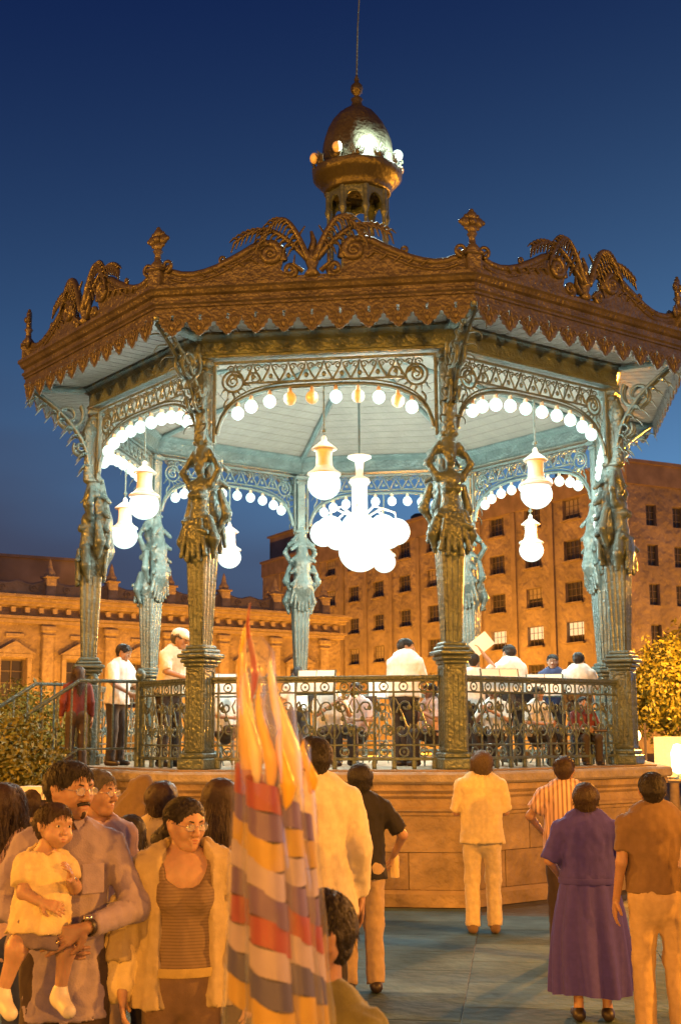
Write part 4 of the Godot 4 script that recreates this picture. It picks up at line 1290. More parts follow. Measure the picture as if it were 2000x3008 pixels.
func build_block() -> void:
	var o := thing("office_block", "tall plain brown office block with rows of dark square windows, three of them lit", "building", Vector3(23.87, 0, -104))
	var lf := Transform3D(Basis(Vector3.UP, -1.082), Vector3.ZERO)
	var rf := Transform3D(Basis(Vector3.UP, 0.4887), Vector3.ZERO)
	var rows := [6.9, 10.35, 13.85, 17.55, 21.2]
	var holes := []
	for k in 12:
		for y in rows: holes.append(Rect2(-(1.7 + 5.75 * k) - 1.2, y - 0.9, 2.4, 1.8))
	var g := Geo.new()
	wall_with_holes(g, -73.0, 0.0, 0.0, 24.0, holes, 0.4)
	part("long_wall", g.mesh(), M.block, o, lf)
	var holes2 := []
	for k in 8:
		for y in [6.2, 9.6, 13.0, 16.3, 19.7]: holes2.append(Rect2(1.95 + k * 2.95, y - 0.9, 1.15, 1.8))
	g = Geo.new()
	wall_with_holes(g, 0.0, 27.0, 0.0, 24.0, holes2, 0.4)
	g.quad(Vector3(0, 24.0, 0), Vector3(27, 24.0, 0), Vector3(27, 24.0, -70), Vector3(0, 24.0, -70))
	part("short_wall", g.mesh(), M.block, o, rf)
	g = Geo.new()
	g.box(Vector3(-36.4, 23.15, 0.1), Vector3(73.3, 1.9, 0.2)); g.box(Vector3(-36.4, 24.15, 0.15), Vector3(73.5, 0.3, 0.5))
	part("parapet", g.mesh(), M.parapet, o, lf)
	g = Geo.new()
	g.box(Vector3(13.6, 23.15, 0.1), Vector3(27.3, 1.9, 0.2)); g.box(Vector3(13.6, 24.15, 0.15), Vector3(27.6, 0.3, 0.5))
	part("parapet", g.mesh(), M.parapet, o, rf)
	g = Geo.new(); g.box(Vector3(0, 11.1, 0.09), Vector3(0.7, 22.1, 0.18))
	var strip := g.mesh()
	for k in 13: part("pilaster", strip, M.block_trim, o, lf * Transform3D(Basis.IDENTITY, Vector3(-(4.6 + 5.75 * (k - 1)), 0, 0)) if k > 0 else lf * Transform3D(Basis.IDENTITY, Vector3(-0.36, 0, 0)))
	var fr := frame_mesh(2.4, 1.8, 4, 3, 0.07); var pn := pane_mesh(2.4, 1.8)
	var half_lit := pane_mesh(2.4, 1.15)
	var blinds := []
	for q in [0.5, 0.9, 1.3]:
		var gb := Geo.new(); gb.box(Vector3(0, 0.85 - q * 0.5, -0.025), Vector3(2.3, q, 0.02)); blinds.append(gb.mesh())
	g = Geo.new(); g.box(Vector3(0, -0.98, 0.45), Vector3(2.7, 0.14, 0.25))
	var sill := g.mesh()
	for k in 12:
		for j in rows.size():
			var w := part("window", fr, M.window_frame, o, lf * Transform3D(Basis.IDENTITY, Vector3(-(1.7 + 5.75 * k), rows[j], -0.3)))
			part("pane", pn, M.pane, w)
			part("sill", sill, M.block_trim, w)
			if (k * 7 + j * 5 + (k * j) % 3) % 5 in [0, 3] and not (j == 1 and k in [1, 2, 3]):
				part("blind", blinds[(k + j) % 3], M.blind, w)
			if j == 1 and k in [1, 2, 3]: part("lit_pane", half_lit, M.lit_pane, w, Transform3D(Basis.IDENTITY, Vector3(0, 0.3, 0.035)))
	var fr2 := frame_mesh(1.15, 1.8, 2, 3, 0.07); var pn2 := pane_mesh(1.15, 1.8)
	for k in 8:
		for y in [6.2, 9.6, 13.0, 16.3, 19.7]:
			var w := part("window", fr2, M.window_frame, o, rf * Transform3D(Basis.IDENTITY, Vector3(2.525 + k * 2.95, y, -0.3)))
			part("pane", pn2, M.pane, w)
	g = Geo.new(); g.box(Vector3(-67.5, 25.9, -5.0), Vector3(11.0, 3.4, 8.0)); g.box(Vector3(-67.5, 27.7, -5.0), Vector3(11.6, 0.25, 8.6))
	part("rooftop_room", g.mesh(), M.far_wall, o, lf)
	for q in [[-6.0, 3.2], [-19.0, 2.4], [-30.0, 4.0], [-47.0, 2.8]]:
		g = Geo.new(); g.tube([Vector3(q[0], 24.0, -2.0), Vector3(q[0], 24.3 + q[1], -2.0)], 0.06, 0.04, 5)
		for e in 4: g.tube([Vector3(q[0] - 0.9 + e * 0.1, 23.6 + q[1] + e * 0.18, -2.0), Vector3(q[0] + 0.9 - e * 0.1, 23.6 + q[1] + e * 0.18, -2.0)], 0.03, 0.03, 4)
		part("aerial", g.mesh(), M.iron, o, lf)
	for q in [-12.0, -38.0]:
		g = Geo.new(); g.smooth_lathe([Vector2(0.9, 24.0), Vector2(0.9, 25.4), Vector2(0.5, 25.7), Vector2(0.02, 25.75)], 14, Vector3(q, 0, -3.0))
		part("water_tank", g.mesh(), M.iron_dark, o, lf)
	for q in [-4.6, -27.6, -50.6]:
		g = Geo.new(); g.tube([Vector3(q + 0.55, 0.0, 0.14), Vector3(q + 0.55, 22.0, 0.14)], 0.09, 0.09, 6)
		part("drain_pipe", g.mesh(), M.block_trim, o, lf)
	# plain building behind the palace
	var b := thing("far_building", "plain unlit building rising behind the ornate palace", "building", Vector3(-48, 0, -128), 0.55)
	g = Geo.new()
	var hh := []
	for k in 8:
		for j in 3: hh.append(Rect2(-18.0 + k * 4.8, 5.0 + j * 4.2, 1.5, 2.0))
	wall_with_holes(g, -22, 22, 0, 20.6, hh, 0.3)
	g.quad(Vector3(22, 0, 0), Vector3(22, 0, -16), Vector3(22, 20.6, -16), Vector3(22, 20.6, 0)); g.quad(Vector3(-22, 20.6, 0), Vector3(22, 20.6, 0), Vector3(22, 20.6, -16), Vector3(-22, 20.6, -16))
	part("wall", g.mesh(), M.far_wall, b)
	g = Geo.new(); g.box(Vector3(0, 20.75, -7.9), Vector3(44.6, 0.3, 16.4))
	part("roof_edge", g.mesh(), M.far_wall, b)
	var f3 := frame_mesh(1.5, 2.0, 2, 2, 0.08); var p3 := pane_mesh(1.5, 2.0)
	for r in hh:
		var w := part("window", f3, M.window_frame, b, Transform3D(Basis.IDENTITY, Vector3(r.get_center().x, r.get_center().y, -0.22)))
		part("pane", p3, M.pane, w)

# ---------------------------------------------------------------- plants
func leaf_mesh(seed_: int, c: Vector3, r: Vector3, clumps: int, per: int, size: float) -> ArrayMesh:
	var rng := RandomNumberGenerator.new(); rng.seed = seed_
	var v := PackedVector3Array(); var n := PackedVector3Array(); var cols := PackedColorArray(); var t := PackedInt32Array()
	for i in clumps:
		var d := Vector3(rng.randfn(), rng.randfn(), rng.randfn()).normalized()
		var p := c + d * r * pow(rng.randf(), 0.28) * rng.randf_range(0.85, 1.12)
		var tone := rng.randf_range(0.75, 1.3)
		for j in per:
			var q := p + Vector3(rng.randfn(), rng.randfn(), rng.randfn()) * 0.13
			var nn := (d + Vector3(rng.randfn(), rng.randfn(), rng.randfn()) * 0.7).normalized()
			var u := nn.cross(Vector3(rng.randfn(), rng.randfn(), rng.randfn())).normalized()
			var w := nn.cross(u)
			var s := size * rng.randf_range(0.7, 1.3)
			var k := v.size()
			v.append_array([q - u * s, q - w * s * 0.45, q + u * s, q + w * s * 0.45])
			for z in 4: n.append(nn)
			var col := Color(0.085, 0.10, 0.018).lerp(Color(0.19, 0.165, 0.025), rng.randf()) * tone
			for z in 4: cols.append(col)
			t.append_array([k, k + 2, k + 1, k, k + 3, k + 2])
	var arr := []; arr.resize(Mesh.ARRAY_MAX)
	arr[Mesh.ARRAY_VERTEX] = v; arr[Mesh.ARRAY_NORMAL] = n; arr[Mesh.ARRAY_COLOR] = cols; arr[Mesh.ARRAY_INDEX] = t
	var m := ArrayMesh.new(); m.add_surface_from_arrays(Mesh.PRIMITIVE_TRIANGLES, arr)
	return m

func tree(called: String, label: String, p: Vector3, h: float, r: Vector3, seed_: int, cat := "tree", size := 0.085, clumps := 420) -> void:
	var o := thing(called, label, cat, p)
	var lm := StandardMaterial3D.new(); lm.vertex_color_use_as_albedo = true; lm.roughness = 0.5
	lm.backlight_enabled = true; lm.backlight = Color(0.35, 0.35, 0.08)
	var g := Geo.new()
	var top := Vector3(0.08, h, 0.05)
	g.tube([Vector3(0, -0.02, 0), Vector3(0.03, h * 0.3, 0.02), Vector3(0.0, h * 0.6, 0.03), top], 0.13, 0.06, 9)
	var rng := RandomNumberGenerator.new(); rng.seed = seed_
	for i in 9:
		var a := TAU * i / 9.0 + rng.randf()
		var b := Vector3(0, h * rng.randf_range(0.5, 0.95), 0.02)
		var e := Vector3(0, h, 0) + Vector3(cos(a) * r.x, rng.randf_range(-0.3, 0.8) * r.y, sin(a) * r.z) * 0.75
		g.tube([b, b.lerp(e, 0.5) + Vector3(0, 0.1, 0), e], 0.05, 0.012, 6)
	part("trunk", g.mesh(), M.bark, o)
	part("crown", leaf_mesh(seed_, Vector3(0, h, 0), r, clumps, 18, size), lm, o)

func build_plants() -> void:
	tree("clipped_tree", "clipped round tree lit golden beside the bandstand's right corner", at(1965, 2151, 30) * Vector3(1, 0, 1), 2.75, Vector3(1.15, 1.1, 1.2), 31, "tree", 0.06, 700)
	tree("clipped_tree", "clipped round tree at the frame's edge beyond the golden one", at(2085, 2151, 33) * Vector3(1, 0, 1), 3.3, Vector3(1.3, 1.3, 1.3), 33)
	tree("leafy_shrub", "low leafy shrub behind the stair railing, before the palace", at(60, 2151, 23) * Vector3(1, 0, 1), 1.6, Vector3(1.35, 0.95, 1.2), 37, "shrub", 0.05, 700)
	tree("leafy_shrub", "small round shrub at the foot of the bandstand stairs", at(20, 2151, 14.6) * Vector3(1, 0, 1), 1.4, Vector3(0.52, 0.5, 0.5), 39, "shrub", 0.034, 520)

# ---------------------------------------------------------------- stall and bundle
func build_stall() -> void:
	var base := at(1975, 2151, 25.0) * Vector3(1, 0, 1)
	var o := thing("market_stall", "small street stall with pale back board and a bright lamp under the golden tree", "stall", base)
	var g := Geo.new(); g.box(Vector3(0, 0.85, 0), Vector3(1.1, 0.06, 0.6), Basis.IDENTITY, 0.01)
	part("counter", g.mesh(), M.wood_dark, o)
	for s in [-1.0, 1.0]:
		for z in [-0.25, 0.25]:
			g = Geo.new(); g.box(Vector3(s * 0.5, 0.41, z), Vector3(0.05, 0.82, 0.05)); part("leg", g.mesh(), M.wood_dark, o)
		g = Geo.new(); g.box(Vector3(s * 0.5, 1.4, -0.27), Vector3(0.04, 1.1, 0.04)); part("upright", g.mesh(), M.wood_dark, o)
	g = Geo.new(); g.box(Vector3(-0.02, 1.3, -0.3), Vector3(0.62, 0.78, 0.02)); part("back_board", g.mesh(), M.c_cream, o)
	var l := thing("stall_lamp", "bright warm lamp standing on the stall counter", "lamp", base + Vector3(0.02, 0.88, 0.1))
	g = Geo.new(); g.smooth_lathe([Vector2(0.1, 0), Vector2(0.1, 0.03), Vector2(0.02, 0.06), Vector2(0.02, 0.12)], 12); part("foot", g.mesh(), M.iron, l)
	g = Geo.new(); g.smooth_lathe([Vector2(0.02, 0.1), Vector2(0.12, 0.16), Vector2(0.13, 0.5), Vector2(0.07, 0.66), Vector2(0.01, 0.68)], 16); part("glass", g.mesh(), M.warm_lamp, l)
	lamp_light(Vector3(0, 0.4, 0), WARM, 6.0, 0.12, l)
	var l2p := at(1862, 2165, 21.0)
	var p := thing("post_lamp", "small bright lamp on a short post below the bandstand's right corner column", "lamp", l2p * Vector3(1, 0, 1))
	g = Geo.new(); g.smooth_lathe([Vector2(0.1, 0), Vector2(0.1, 0.05), Vector2(0.03, 0.1), Vector2(0.03, l2p.y - 0.08)], 10); part("post", g.mesh(), M.iron, p)
	g = Geo.new(); g.ball(Vector3(0, l2p.y, 0), Vector3(0.09, 0.1, 0.09), 14, 9); part("globe", g.mesh(), M.warm_lamp, p)
	lamp_light(Vector3(0, l2p.y, 0), WARM, 3.0, 0.08, p)

func build_bundle() -> void:
	# a vendor's pole of long clear sleeves filled with striped twists
	var z := 2.15
	var base := at(800, 2151, z) * Vector3(1, 0, 1)
	var o := thing("toy_bundle", "tall bundle of clear plastic sleeves with striped coloured twists and pale yellow pointed tips", "toy bundle", base)
	var g := Geo.new(); g.tube([Vector3(0, 0, 0), Vector3(0, 1.0, 0), Vector3(0, 1.75, 0)], 0.014, 0.010, 8); g.smooth_lathe([Vector2(0.16, 0.0), Vector2(0.16, 0.03), Vector2(0.03, 0.06), Vector2(0.02, 0.2)], 16)
	part("pole", g.mesh(), M.wood_dark, o)
	# each sleeve: foot pixel, top pixel, radius, height where the lit tip starts
	var sl := [[712, 3060, 735, 1985, 0.036, 0], [800, 3080, 752, 1900, 0.042, 1], [880, 3080, 815, 2030, 0.038, 2], [930, 3100, 870, 2180, 0.030, 3]]
	var keys := ["p_red", "p_violet", "p_yellow", "p_white", "p_violet", "p_red", "p_white", "p_blue", "p_yellow", "p_violet", "p_white"]
	for s in sl:
		var zz: float = z + [0.03, -0.035, 0.0, 0.045][s[5]]
		var a := at(s[0], s[1], zz) - base; var b := at(s[2], s[3], zz) - base
		var dir := (b - a).normalized(); var len := (b - a).length()
		var u := dir.cross(Vector3(0, 0, 1)).normalized(); var w := u.cross(dir)
		var r: float = s[4]
		# twists: slanted bands of paper, stepping down from sleeve to sleeve
		var y_top := minf(at(0, 2290 + 20 * s[5], zz).y, b.y - 0.05)
		var nb := int((y_top - maxf(a.y, 0.9)) / 0.042)
		for i in nb:
			var rows := []
			for q in 2:
				var yy := y_top - (i + 1 - q) * 0.042
				var ring := []
				for k in 18:
					var an := TAU * k / 18
					var tt := clampf((yy - a.y) / (b.y - a.y), 0.0, 1.0)
					var rr := r * (1.0 - 0.35 * tt) * (0.86 + 0.05 * sin(an * 3.0 + i * 1.7))
					var pt := a + dir * tt * len + u * cos(an) * rr + w * sin(an) * rr
					pt.y = yy - 0.42 * (pt.x) + 0.004 * sin(an * 2.0 + i)
					ring.append(pt)
				rows.append(ring)
			g = Geo.new(); g.sheet(rows, true)
			part("paper_twist", g.mesh(), M[keys[(i + [0, 0, 1, 1][s[5]]) % keys.size()]], o)
		# clear sleeve
		var prof := []
		var rows2 := []
		for i in 22:
			var tt := i / 21.0
			var ring := []
			for k in 18:
				var an := TAU * k / 18
				var rr := r * (1.0 - 0.3 * tt) * (1.04 + 0.05 * sin(an * 2.0 + tt * 19.0) + 0.03 * sin(an * 5.0 - tt * 31.0))
				if tt > 0.96: rr *= (1.0 - tt) / 0.04 * 0.7 + 0.3
				ring.append(a + dir * tt * len * 1.03 + u * cos(an) * rr + w * sin(an) * rr)
			rows2.append(ring)
		g = Geo.new(); g.sheet(rows2, true)
		part("plastic_sleeve", g.mesh(), M.plastic, o)
	# pointed pale tips inside the clear sleeves
	for f in [[712, 2330, 722, 1830, 0.020, "tip_yellow", 0.03], [748, 2320, 716, 1975, 0.014, "tip_pale", -0.01], [868, 2345, 792, 1925, 0.019, "tip_pale", 0.0], [908, 2335, 893, 2170, 0.013, "tip_yellow", 0.04], [735, 2060, 738, 1765, 0.008, "p_red", 0.0], [835, 2380, 826, 2130, 0.016, "tip_yellow", -0.03], [790, 2330, 762, 2010, 0.014, "tip_yellow", -0.035]]:
		var a := at(f[0], f[1], z + f[6]) - base; var b := at(f[2], f[3], z + f[6]) - base
		var dir := (b - a).normalized(); var len := (b - a).length()
		var u := dir.cross(Vector3(0, 0, 1)).normalized(); var w := u.cross(dir)
		var rows := []
		for i in 15:
			var tt := i / 14.0
			var rr: float = f[4] * minf(1.0, pow(tt / 0.28, 0.6)) * pow(1.0 - tt, 0.7) * (1.0 + 0.05 * sin(tt * 24.0))
			var ring := []
			for k in 14:
				var an := TAU * k / 14
				ring.append(a + dir * tt * len + u * (cos(an) * rr + 0.006 * sin(tt * 6.0)) + w * sin(an) * rr)
			rows.append(ring)
		g = Geo.new(); g.sheet(rows, true)
		part("streamer_tip" if str(f[5]).begins_with("tip") else "paper_tip", g.mesh(), M[f[5]], o)

# ---------------------------------------------------------------- people
func hand(b: Blob, wrist: Vector3, dir: Vector3, palm: Vector3, curl: float, thumb_side: float, s := 1.0) -> void:
	dir = dir.normalized()
	palm = (palm - dir * palm.dot(dir)).normalized()
	var across := dir.cross(palm).normalized() * thumb_side
	for i in 4:
		var o := (i - 1.5) * 0.019 * s
		b.add(wrist, wrist + dir * 0.085 * s + across * o, 0.020 * s, 0.0125 * s, 0.012)
	var lens := [0.030, 0.040, 0.043, 0.038]
	for i in 4:
		var o := (i - 1.5) * 0.0205 * s
		var p := wrist + dir * 0.088 * s + across * o
		var d := dir + across * (i - 1.5) * 0.06
		for j in 3:
			d = (d + palm * curl * (0.5 + 0.4 * j)).normalized()
			var q: Vector3 = p + d * lens[i] * s * (1.0 - 0.2 * j)
			b.add(p, q, (0.0098 - 0.0008 * j) * s, (0.0092 - 0.001 * j) * s, 0.005)
			p = q
	var t0 := wrist + dir * 0.025 * s + across * 0.026 * s
	var t1 := t0 + (dir * 0.6 + across * 0.75 + palm * 0.35).normalized() * 0.042 * s
	var t2 := t1 + (dir * 0.9 + across * 0.25 + palm * (0.3 + curl * 0.5)).normalized() * 0.034 * s
	b.add(t0, t1, 0.0155 * s, 0.0115 * s, 0.010); b.add(t1, t2, 0.0112 * s, 0.0095 * s, 0.005)

func head_blob(cell: float, xf: Transform3D, baby := false) -> Blob:
	var b := blob(cell, 0.0, Vector3.ONE, xf)
	b.add(Vector3(0, 0.028, -0.032), Vector3(0, 0.032, 0.012), 0.078, 0.076, 0.03)
	if baby:
		b.add(Vector3(0, -0.03, 0.015), Vector3(0, -0.065, 0.04), 0.066, 0.04, 0.04)
		for s in [-1.0, 1.0]: b.add(Vector3(s * 0.038, -0.042, 0.045), Vector3(s * 0.036, -0.038, 0.048), 0.036, 0.036, 0.02)
		b.add(Vector3(0, -0.012, 0.086), Vector3(0, -0.026, 0.094), 0.008, 0.012, 0.012)
	else:
		b.add(Vector3(0, -0.02, 0.005), Vector3(0, -0.078, 0.048), 0.066, 0.034, 0.035)
		for s in [-1.0, 1.0]:
			b.add(Vector3(s * 0.036, -0.022, 0.050), Vector3(s * 0.034, -0.03, 0.052), 0.030, 0.028, 0.025)
			b.add(Vector3(s * 0.052, -0.03, -0.005), Vector3(s * 0.03, -0.085, 0.035), 0.024, 0.02, 0.03)
		b.add(Vector3(0, 0.022, 0.082), Vector3(0, -0.026, 0.106), 0.009, 0.013, 0.014)
		for s in [-1.0, 1.0]: b.add(Vector3(s * 0.012, -0.030, 0.094), Vector3(s * 0.013, -0.03, 0.092), 0.010, 0.009, 0.008)
		b.add(Vector3(0, -0.090, 0.066), Vector3(0, -0.086, 0.068), 0.018, 0.018, 0.02)
	b.add(Vector3(-0.032, 0.028, 0.070), Vector3(0.032, 0.028, 0.070), 0.017, 0.017, 0.02)
	b.add(Vector3(-0.018, -0.056, 0.080), Vector3(0.018, -0.056, 0.080), 0.009, 0.009, 0.010)
	b.add(Vector3(-0.014, -0.067, 0.078), Vector3(0.014, -0.067, 0.078), 0.009, 0.009, 0.010)
	for s in [-1.0, 1.0]:
		b.add(Vector3(s * 0.076, 0.012, -0.012), Vector3(s * 0.079, -0.014, -0.004), 0.019, 0.013, 0.012)
	for s in [-1.0, 1.0]:
		b.add(Vector3(s * 0.032, 0.008, 0.102), Vector3(s * 0.034, 0.008, 0.102), 0.020, 0.020, 0.010, 1.0, 2)
	b.add(Vector3(-0.024, -0.0615, 0.098), Vector3(0.024, -0.0615, 0.098), 0.0025, 0.0025, 0.004, 1.0, 2)
	return b

func hair_blob(style: String, cell: float, xf: Transform3D) -> Blob:
	var b := blob(cell, 0.008, Vector3(120, 20, 120), xf)
	b.add(Vector3(0, 0.032, -0.040), Vector3(0, 0.040, 0.006), 0.089, 0.083, 0.03)
	match style:
		"long":
			b.add(Vector3(0, 0.02, -0.055), Vector3(0, -0.16, -0.075), 0.088, 0.082, 0.04)
			b.add(Vector3(0, -0.16, -0.075), Vector3(0, -0.36, -0.085), 0.082, 0.05, 0.05)
			for s in [-1.0, 1.0]: b.add(Vector3(s * 0.07, 0.0, -0.01), Vector3(s * 0.075, -0.2, -0.03), 0.028, 0.026, 0.03)
		"bob":
			b.add(Vector3(0, 0.02, -0.05), Vector3(0, -0.06, -0.05), 0.095, 0.088, 0.04)
			for s in [-1.0, 1.0]: b.add(Vector3(s * 0.072, 0.02, 0.0), Vector3(s * 0.074, -0.07, 0.0), 0.03, 0.028, 0.03)
		"pony":
			b.add(Vector3(0, 0.0, -0.10), Vector3(0.0, -0.01, -0.13), 0.028, 0.024, 0.02)
			b.add(Vector3(0.0, -0.01, -0.13), Vector3(-0.035, -0.09, -0.16), 0.026, 0.042, 0.02)
			b.add(Vector3(-0.035, -0.09, -0.16), Vector3(-0.045, -0.19, -0.15), 0.04, 0.014, 0.02)
		"full":
			b.add(Vector3(0, 0.02, -0.05), Vector3(0, -0.03, -0.05), 0.098, 0.076, 0.04)
			b.add(Vector3(0, 0.05, 0.03), Vector3(0, 0.06, 0.0), 0.06, 0.07, 0.03)
		"short":
			b.add(Vector3(0, 0.0, -0.05), Vector3(0, -0.03, -0.05), 0.078, 0.060, 0.03)
		"baby":
			b.add(Vector3(0, 0.0, -0.045), Vector3(0, -0.03, -0.045), 0.075, 0.062, 0.03)
	b.add(Vector3(0, -0.055, 0.075), Vector3(0, 0.005, 0.105), 0.088, 0.062, 0.012, 1.0, 2)
	if style in ["short", "pony", "baby"]:
		b.add(Vector3(0, -0.13, 0.0), Vector3(0, -0.16, -0.04), 0.07, 0.07, 0.012, 1.0, 2)
		for s in [-1.0, 1.0]: b.add(Vector3(s * 0.085, -0.005, -0.002), Vector3(s * 0.085, -0.05, 0.004), 0.026, 0.03, 0.010, 1.0, 2)
	return b

var strand_cache := {}
# fine strands lying over the hair, shared by everyone with that style
func strands(style: String) -> ArrayMesh:
	if strand_cache.has(style): return strand_cache[style]
	var g := Geo.new()
	var rng := RandomNumberGenerator.new(); rng.seed = 77 + style.length()
	var c := Vector3(0, 0.034, -0.018); var rad := Vector3(0.091, 0.089, 0.112)
	var crown := Vector3(0.15, 1.0, -0.55).normalized()
	var length := {"short": 0.055, "full": 0.085, "bob": 0.13, "long": 0.34, "pony": 0.09, "baby": 0.06}
	for i in 900:
		var d := Vector3(rng.randfn(), rng.randfn(), rng.randfn()).normalized()
		if d.y < -0.25 and style in ["short", "pony", "baby"]: continue
		if d.y < -0.05 and d.z > 0.1: continue
		if d.z > 0.55 and d.y < 0.45: continue
		if absf(d.x) > 0.75 and d.y < 0.1 and d.z > -0.3 and style in ["short", "pony", "baby"]: continue
		var p := c + d * rad * rng.randf_range(0.98, 1.03)
		var L: float = length[style] * rng.randf_range(0.6, 1.2)
		var prev := PackedVector3Array()
		var side0 := Vector3(rng.randfn(), rng.randfn(), rng.randfn()) * 0.25
		var pts := [p]
		for k in 5:
			var nrm := ((p - c) / rad).normalized()
			var dirv := (nrm - crown).slide(nrm)
			if style == "pony": dirv = (Vector3(0, 0.0, -0.12) - p).slide(nrm)
			elif p.y < 0.02: dirv = Vector3(0, -1, 0)
			dirv = (dirv.normalized() + side0 + Vector3(0, -0.3, 0)).normalized()
			p += dirv * L / 5.0
			var e := ((p - c) / rad)
			if p.y > 0.0: p = c + e.normalized() * rad * rng.randf_range(1.0, 1.045)
			pts.append(p)
		g.tube(pts, 0.0019, 0.0008, 3)
	strand_cache[style] = g.mesh()
	return strand_cache[style]

func person(label: String, pos: Vector3, yaw: float, sp: Dictionary) -> Node3D:
	var o := thing("person", label, "person", pos, deg_to_rad(yaw), sp.get("group", ""))
	var h: float = sp.get("h", 1.7)
	var sc: float = h / 1.7
	o.scale = Vector3.ONE
	var near: bool = sp.get("near", false)
	var wd: float = sp.get("wide", 1.0)
	var lean: float = deg_to_rad(sp.get("lean", 0.0))
	var sit: bool = sp.get("sit", false)
	var drop := -0.45 if sit else 0.0
	var woman: bool = sp.get("woman", false)
	var skin: Material = M[sp.get("skin", "skin")]
	var S := Transform3D(Basis.IDENTITY.scaled(Vector3.ONE * sc), Vector3.ZERO)
	var rot := Basis(Vector3.RIGHT, lean)
	var up := func(p: Vector3) -> Vector3: return rot * (p - Vector3(0, 0.95, 0)) + Vector3(0, 0.95 + drop, 0)
	var hy: Array = sp.get("head", [0.0, 0.0])
	var hb := Basis(Vector3.UP, deg_to_rad(hy[0])) * Basis(Vector3.RIGHT, deg_to_rad(hy[1]))
	if hy.size() > 2: hb = Basis(Vector3(0, 0, 1), deg_to_rad(hy[2])) * hb
	var hc: Vector3 = up.call(Vector3(0, 1.585, 0.012))
	var hx := S * Transform3D(hb, hc)
	var cell := 0.013 if near else 0.018
	var arms: Array = sp.get("arms", [[], []])
	# joints
	var J := []
	for i in 2:
		var s := 1.0 if i == 0 else -1.0
		var sh: Vector3 = up.call(Vector3(s * 0.172 * lerpf(1.0, wd, 0.6), 1.368, -0.01))
		var el: Vector3; var wr: Vector3
		if arms[i].size() == 2:
			el = arms[i][0] + Vector3(0, drop, 0); wr = arms[i][1] + Vector3(0, drop, 0)
		else:
			el = up.call(Vector3(s * (0.225 + 0.05 * (wd - 1.0)), 1.125, -0.03)); wr = up.call(Vector3(s * (0.245 + 0.07 * (wd - 1.0)), 0.885, 0.05))
		J.append([sh, el, wr, s])
	var stride: float = sp.get("stride", 0.0)
	var L := []
	for s in [1.0, -1.0]:
		var hip := Vector3(s * 0.085, 0.92 + drop, 0)
		var kn := Vector3(s * 0.10, 0.50, 0.025 + s * stride * 0.5); var an := Vector3(s * 0.105, 0.085, -0.02 + s * stride)
		if sit:
			kn = Vector3(s * 0.13, 0.49, 0.42); an = Vector3(s * 0.13, 0.085, 0.38)
		L.append([hip, kn, an, s])
	# --- body: one continuous surface, finer grids for head and hands
	var b := blob(cell, 0.0, Vector3.ONE, S)
	b.add(up.call(Vector3(0, 1.33, 0)), up.call(Vector3(0, 1.08, 0.0)), 0.145 * wd, 0.118 * wd, 0.05, 0.66)
	b.add(up.call(Vector3(0, 1.08, 0)), Vector3(0, 0.94 + drop, 0), 0.118 * wd, 0.14 * wd, 0.05, 0.72)
	b.add(up.call(Vector3(-0.13, 1.372, -0.012)), up.call(Vector3(0.13, 1.372, -0.012)), 0.046, 0.046, 0.05)
	b.add(up.call(Vector3(0, 1.40, -0.02)), hc + hb * Vector3(0, -0.06, -0.02), 0.058, 0.050, 0.04)
	for j in J:
		b.add(j[0], j[1], 0.046, 0.037, 0.03); b.add(j[1], j[2], 0.037, 0.0255, 0.02)
	for l in L:
		b.add(l[0], l[1], 0.08, 0.052, 0.03); b.add(l[1], l[2], 0.050, 0.034, 0.02)
		b.add(l[2], l[2] + Vector3(l[3] * 0.01, -0.05, 0.10), 0.035, 0.026, 0.02)
	var blobs := [b, head_blob(0.0048 if near else 0.0085, hx)]
	for i in 2:
		var j: Array = J[i]
		var hs: Array = sp.get("hands", [[], []])[i] if sp.has("hands") else []
		var hbm := blob(0.0042 if near else 0.0065, 0.0, Vector3.ONE, S)
		var dir: Vector3 = (j[2] - j[1]).normalized()
		var pn := Vector3(-j[3], 0, 0.0); var curl := 0.35
		if hs.size() > 0: dir = hs[0]; pn = hs[1]; curl = hs[2]
		hand(hbm, j[2], dir, pn, curl, 1.0 if i == 0 else -1.0)
		if hs.size() == 0 and absf(dir.y) > 0.7: pass
		blobs.append(hbm)
	blob_part("body", blobs, skin, o)
	# --- face
	if sp.get("face", true):
		var g := Geo.new(); g.ball(Vector3.ZERO, Vector3(0.0120, 0.0058, 0.006), 10, 8)
		var eye := g.mesh()
		g = Geo.new(); g.ball(Vector3(0, 0, 0.0042), Vector3(0.0058, 0.0054, 0.0030), 8, 6)
		var iris := g.mesh()
		for s in [-1.0, 1.0]:
			var e := part("eye", eye, M.eye_white, o, hx * Transform3D(Basis.IDENTITY, Vector3(s * 0.032, 0.008, 0.0795)))
			part("iris", iris, M.eye_dark, e)
			g = Geo.new()
			g.tube([Vector3(s * 0.014, 0.026, 0.0905), Vector3(s * 0.032, 0.031, 0.088), Vector3(s * 0.05, 0.026, 0.075)], 0.0045, 0.0025, 5)
			part("eyebrow", g.mesh(), M[sp.get("brow", "hair_black")], o, hx)
		g = Geo.new()
		g.ball(Vector3(0, -0.0555, 0.0875), Vector3(0.018, 0.0042, 0.0042), 10, 6); g.ball(Vector3(0, -0.0675, 0.086), Vector3(0.015, 0.005, 0.0045), 10, 6)
		part("lips", g.mesh(), M.lip, o, hx)
	# --- hair
	if sp.has("hair"):
		blob_part("hair", [hair_blob(sp.hair[0], 0.006 if near else 0.010, hx)], M[sp.hair[1]], o)
		part("hair_strands", strands(sp.hair[0]), M[sp.hair[1]], o, hx)
	# --- top
	var top: Dictionary = sp.top
	var inf: float = top.get("loose", 0.018)
	var hem: float = top.get("hem", 0.90)
	var t := blob(cell, 0.011, Vector3(13, 6, 13), S)
	t.crease = 0.9
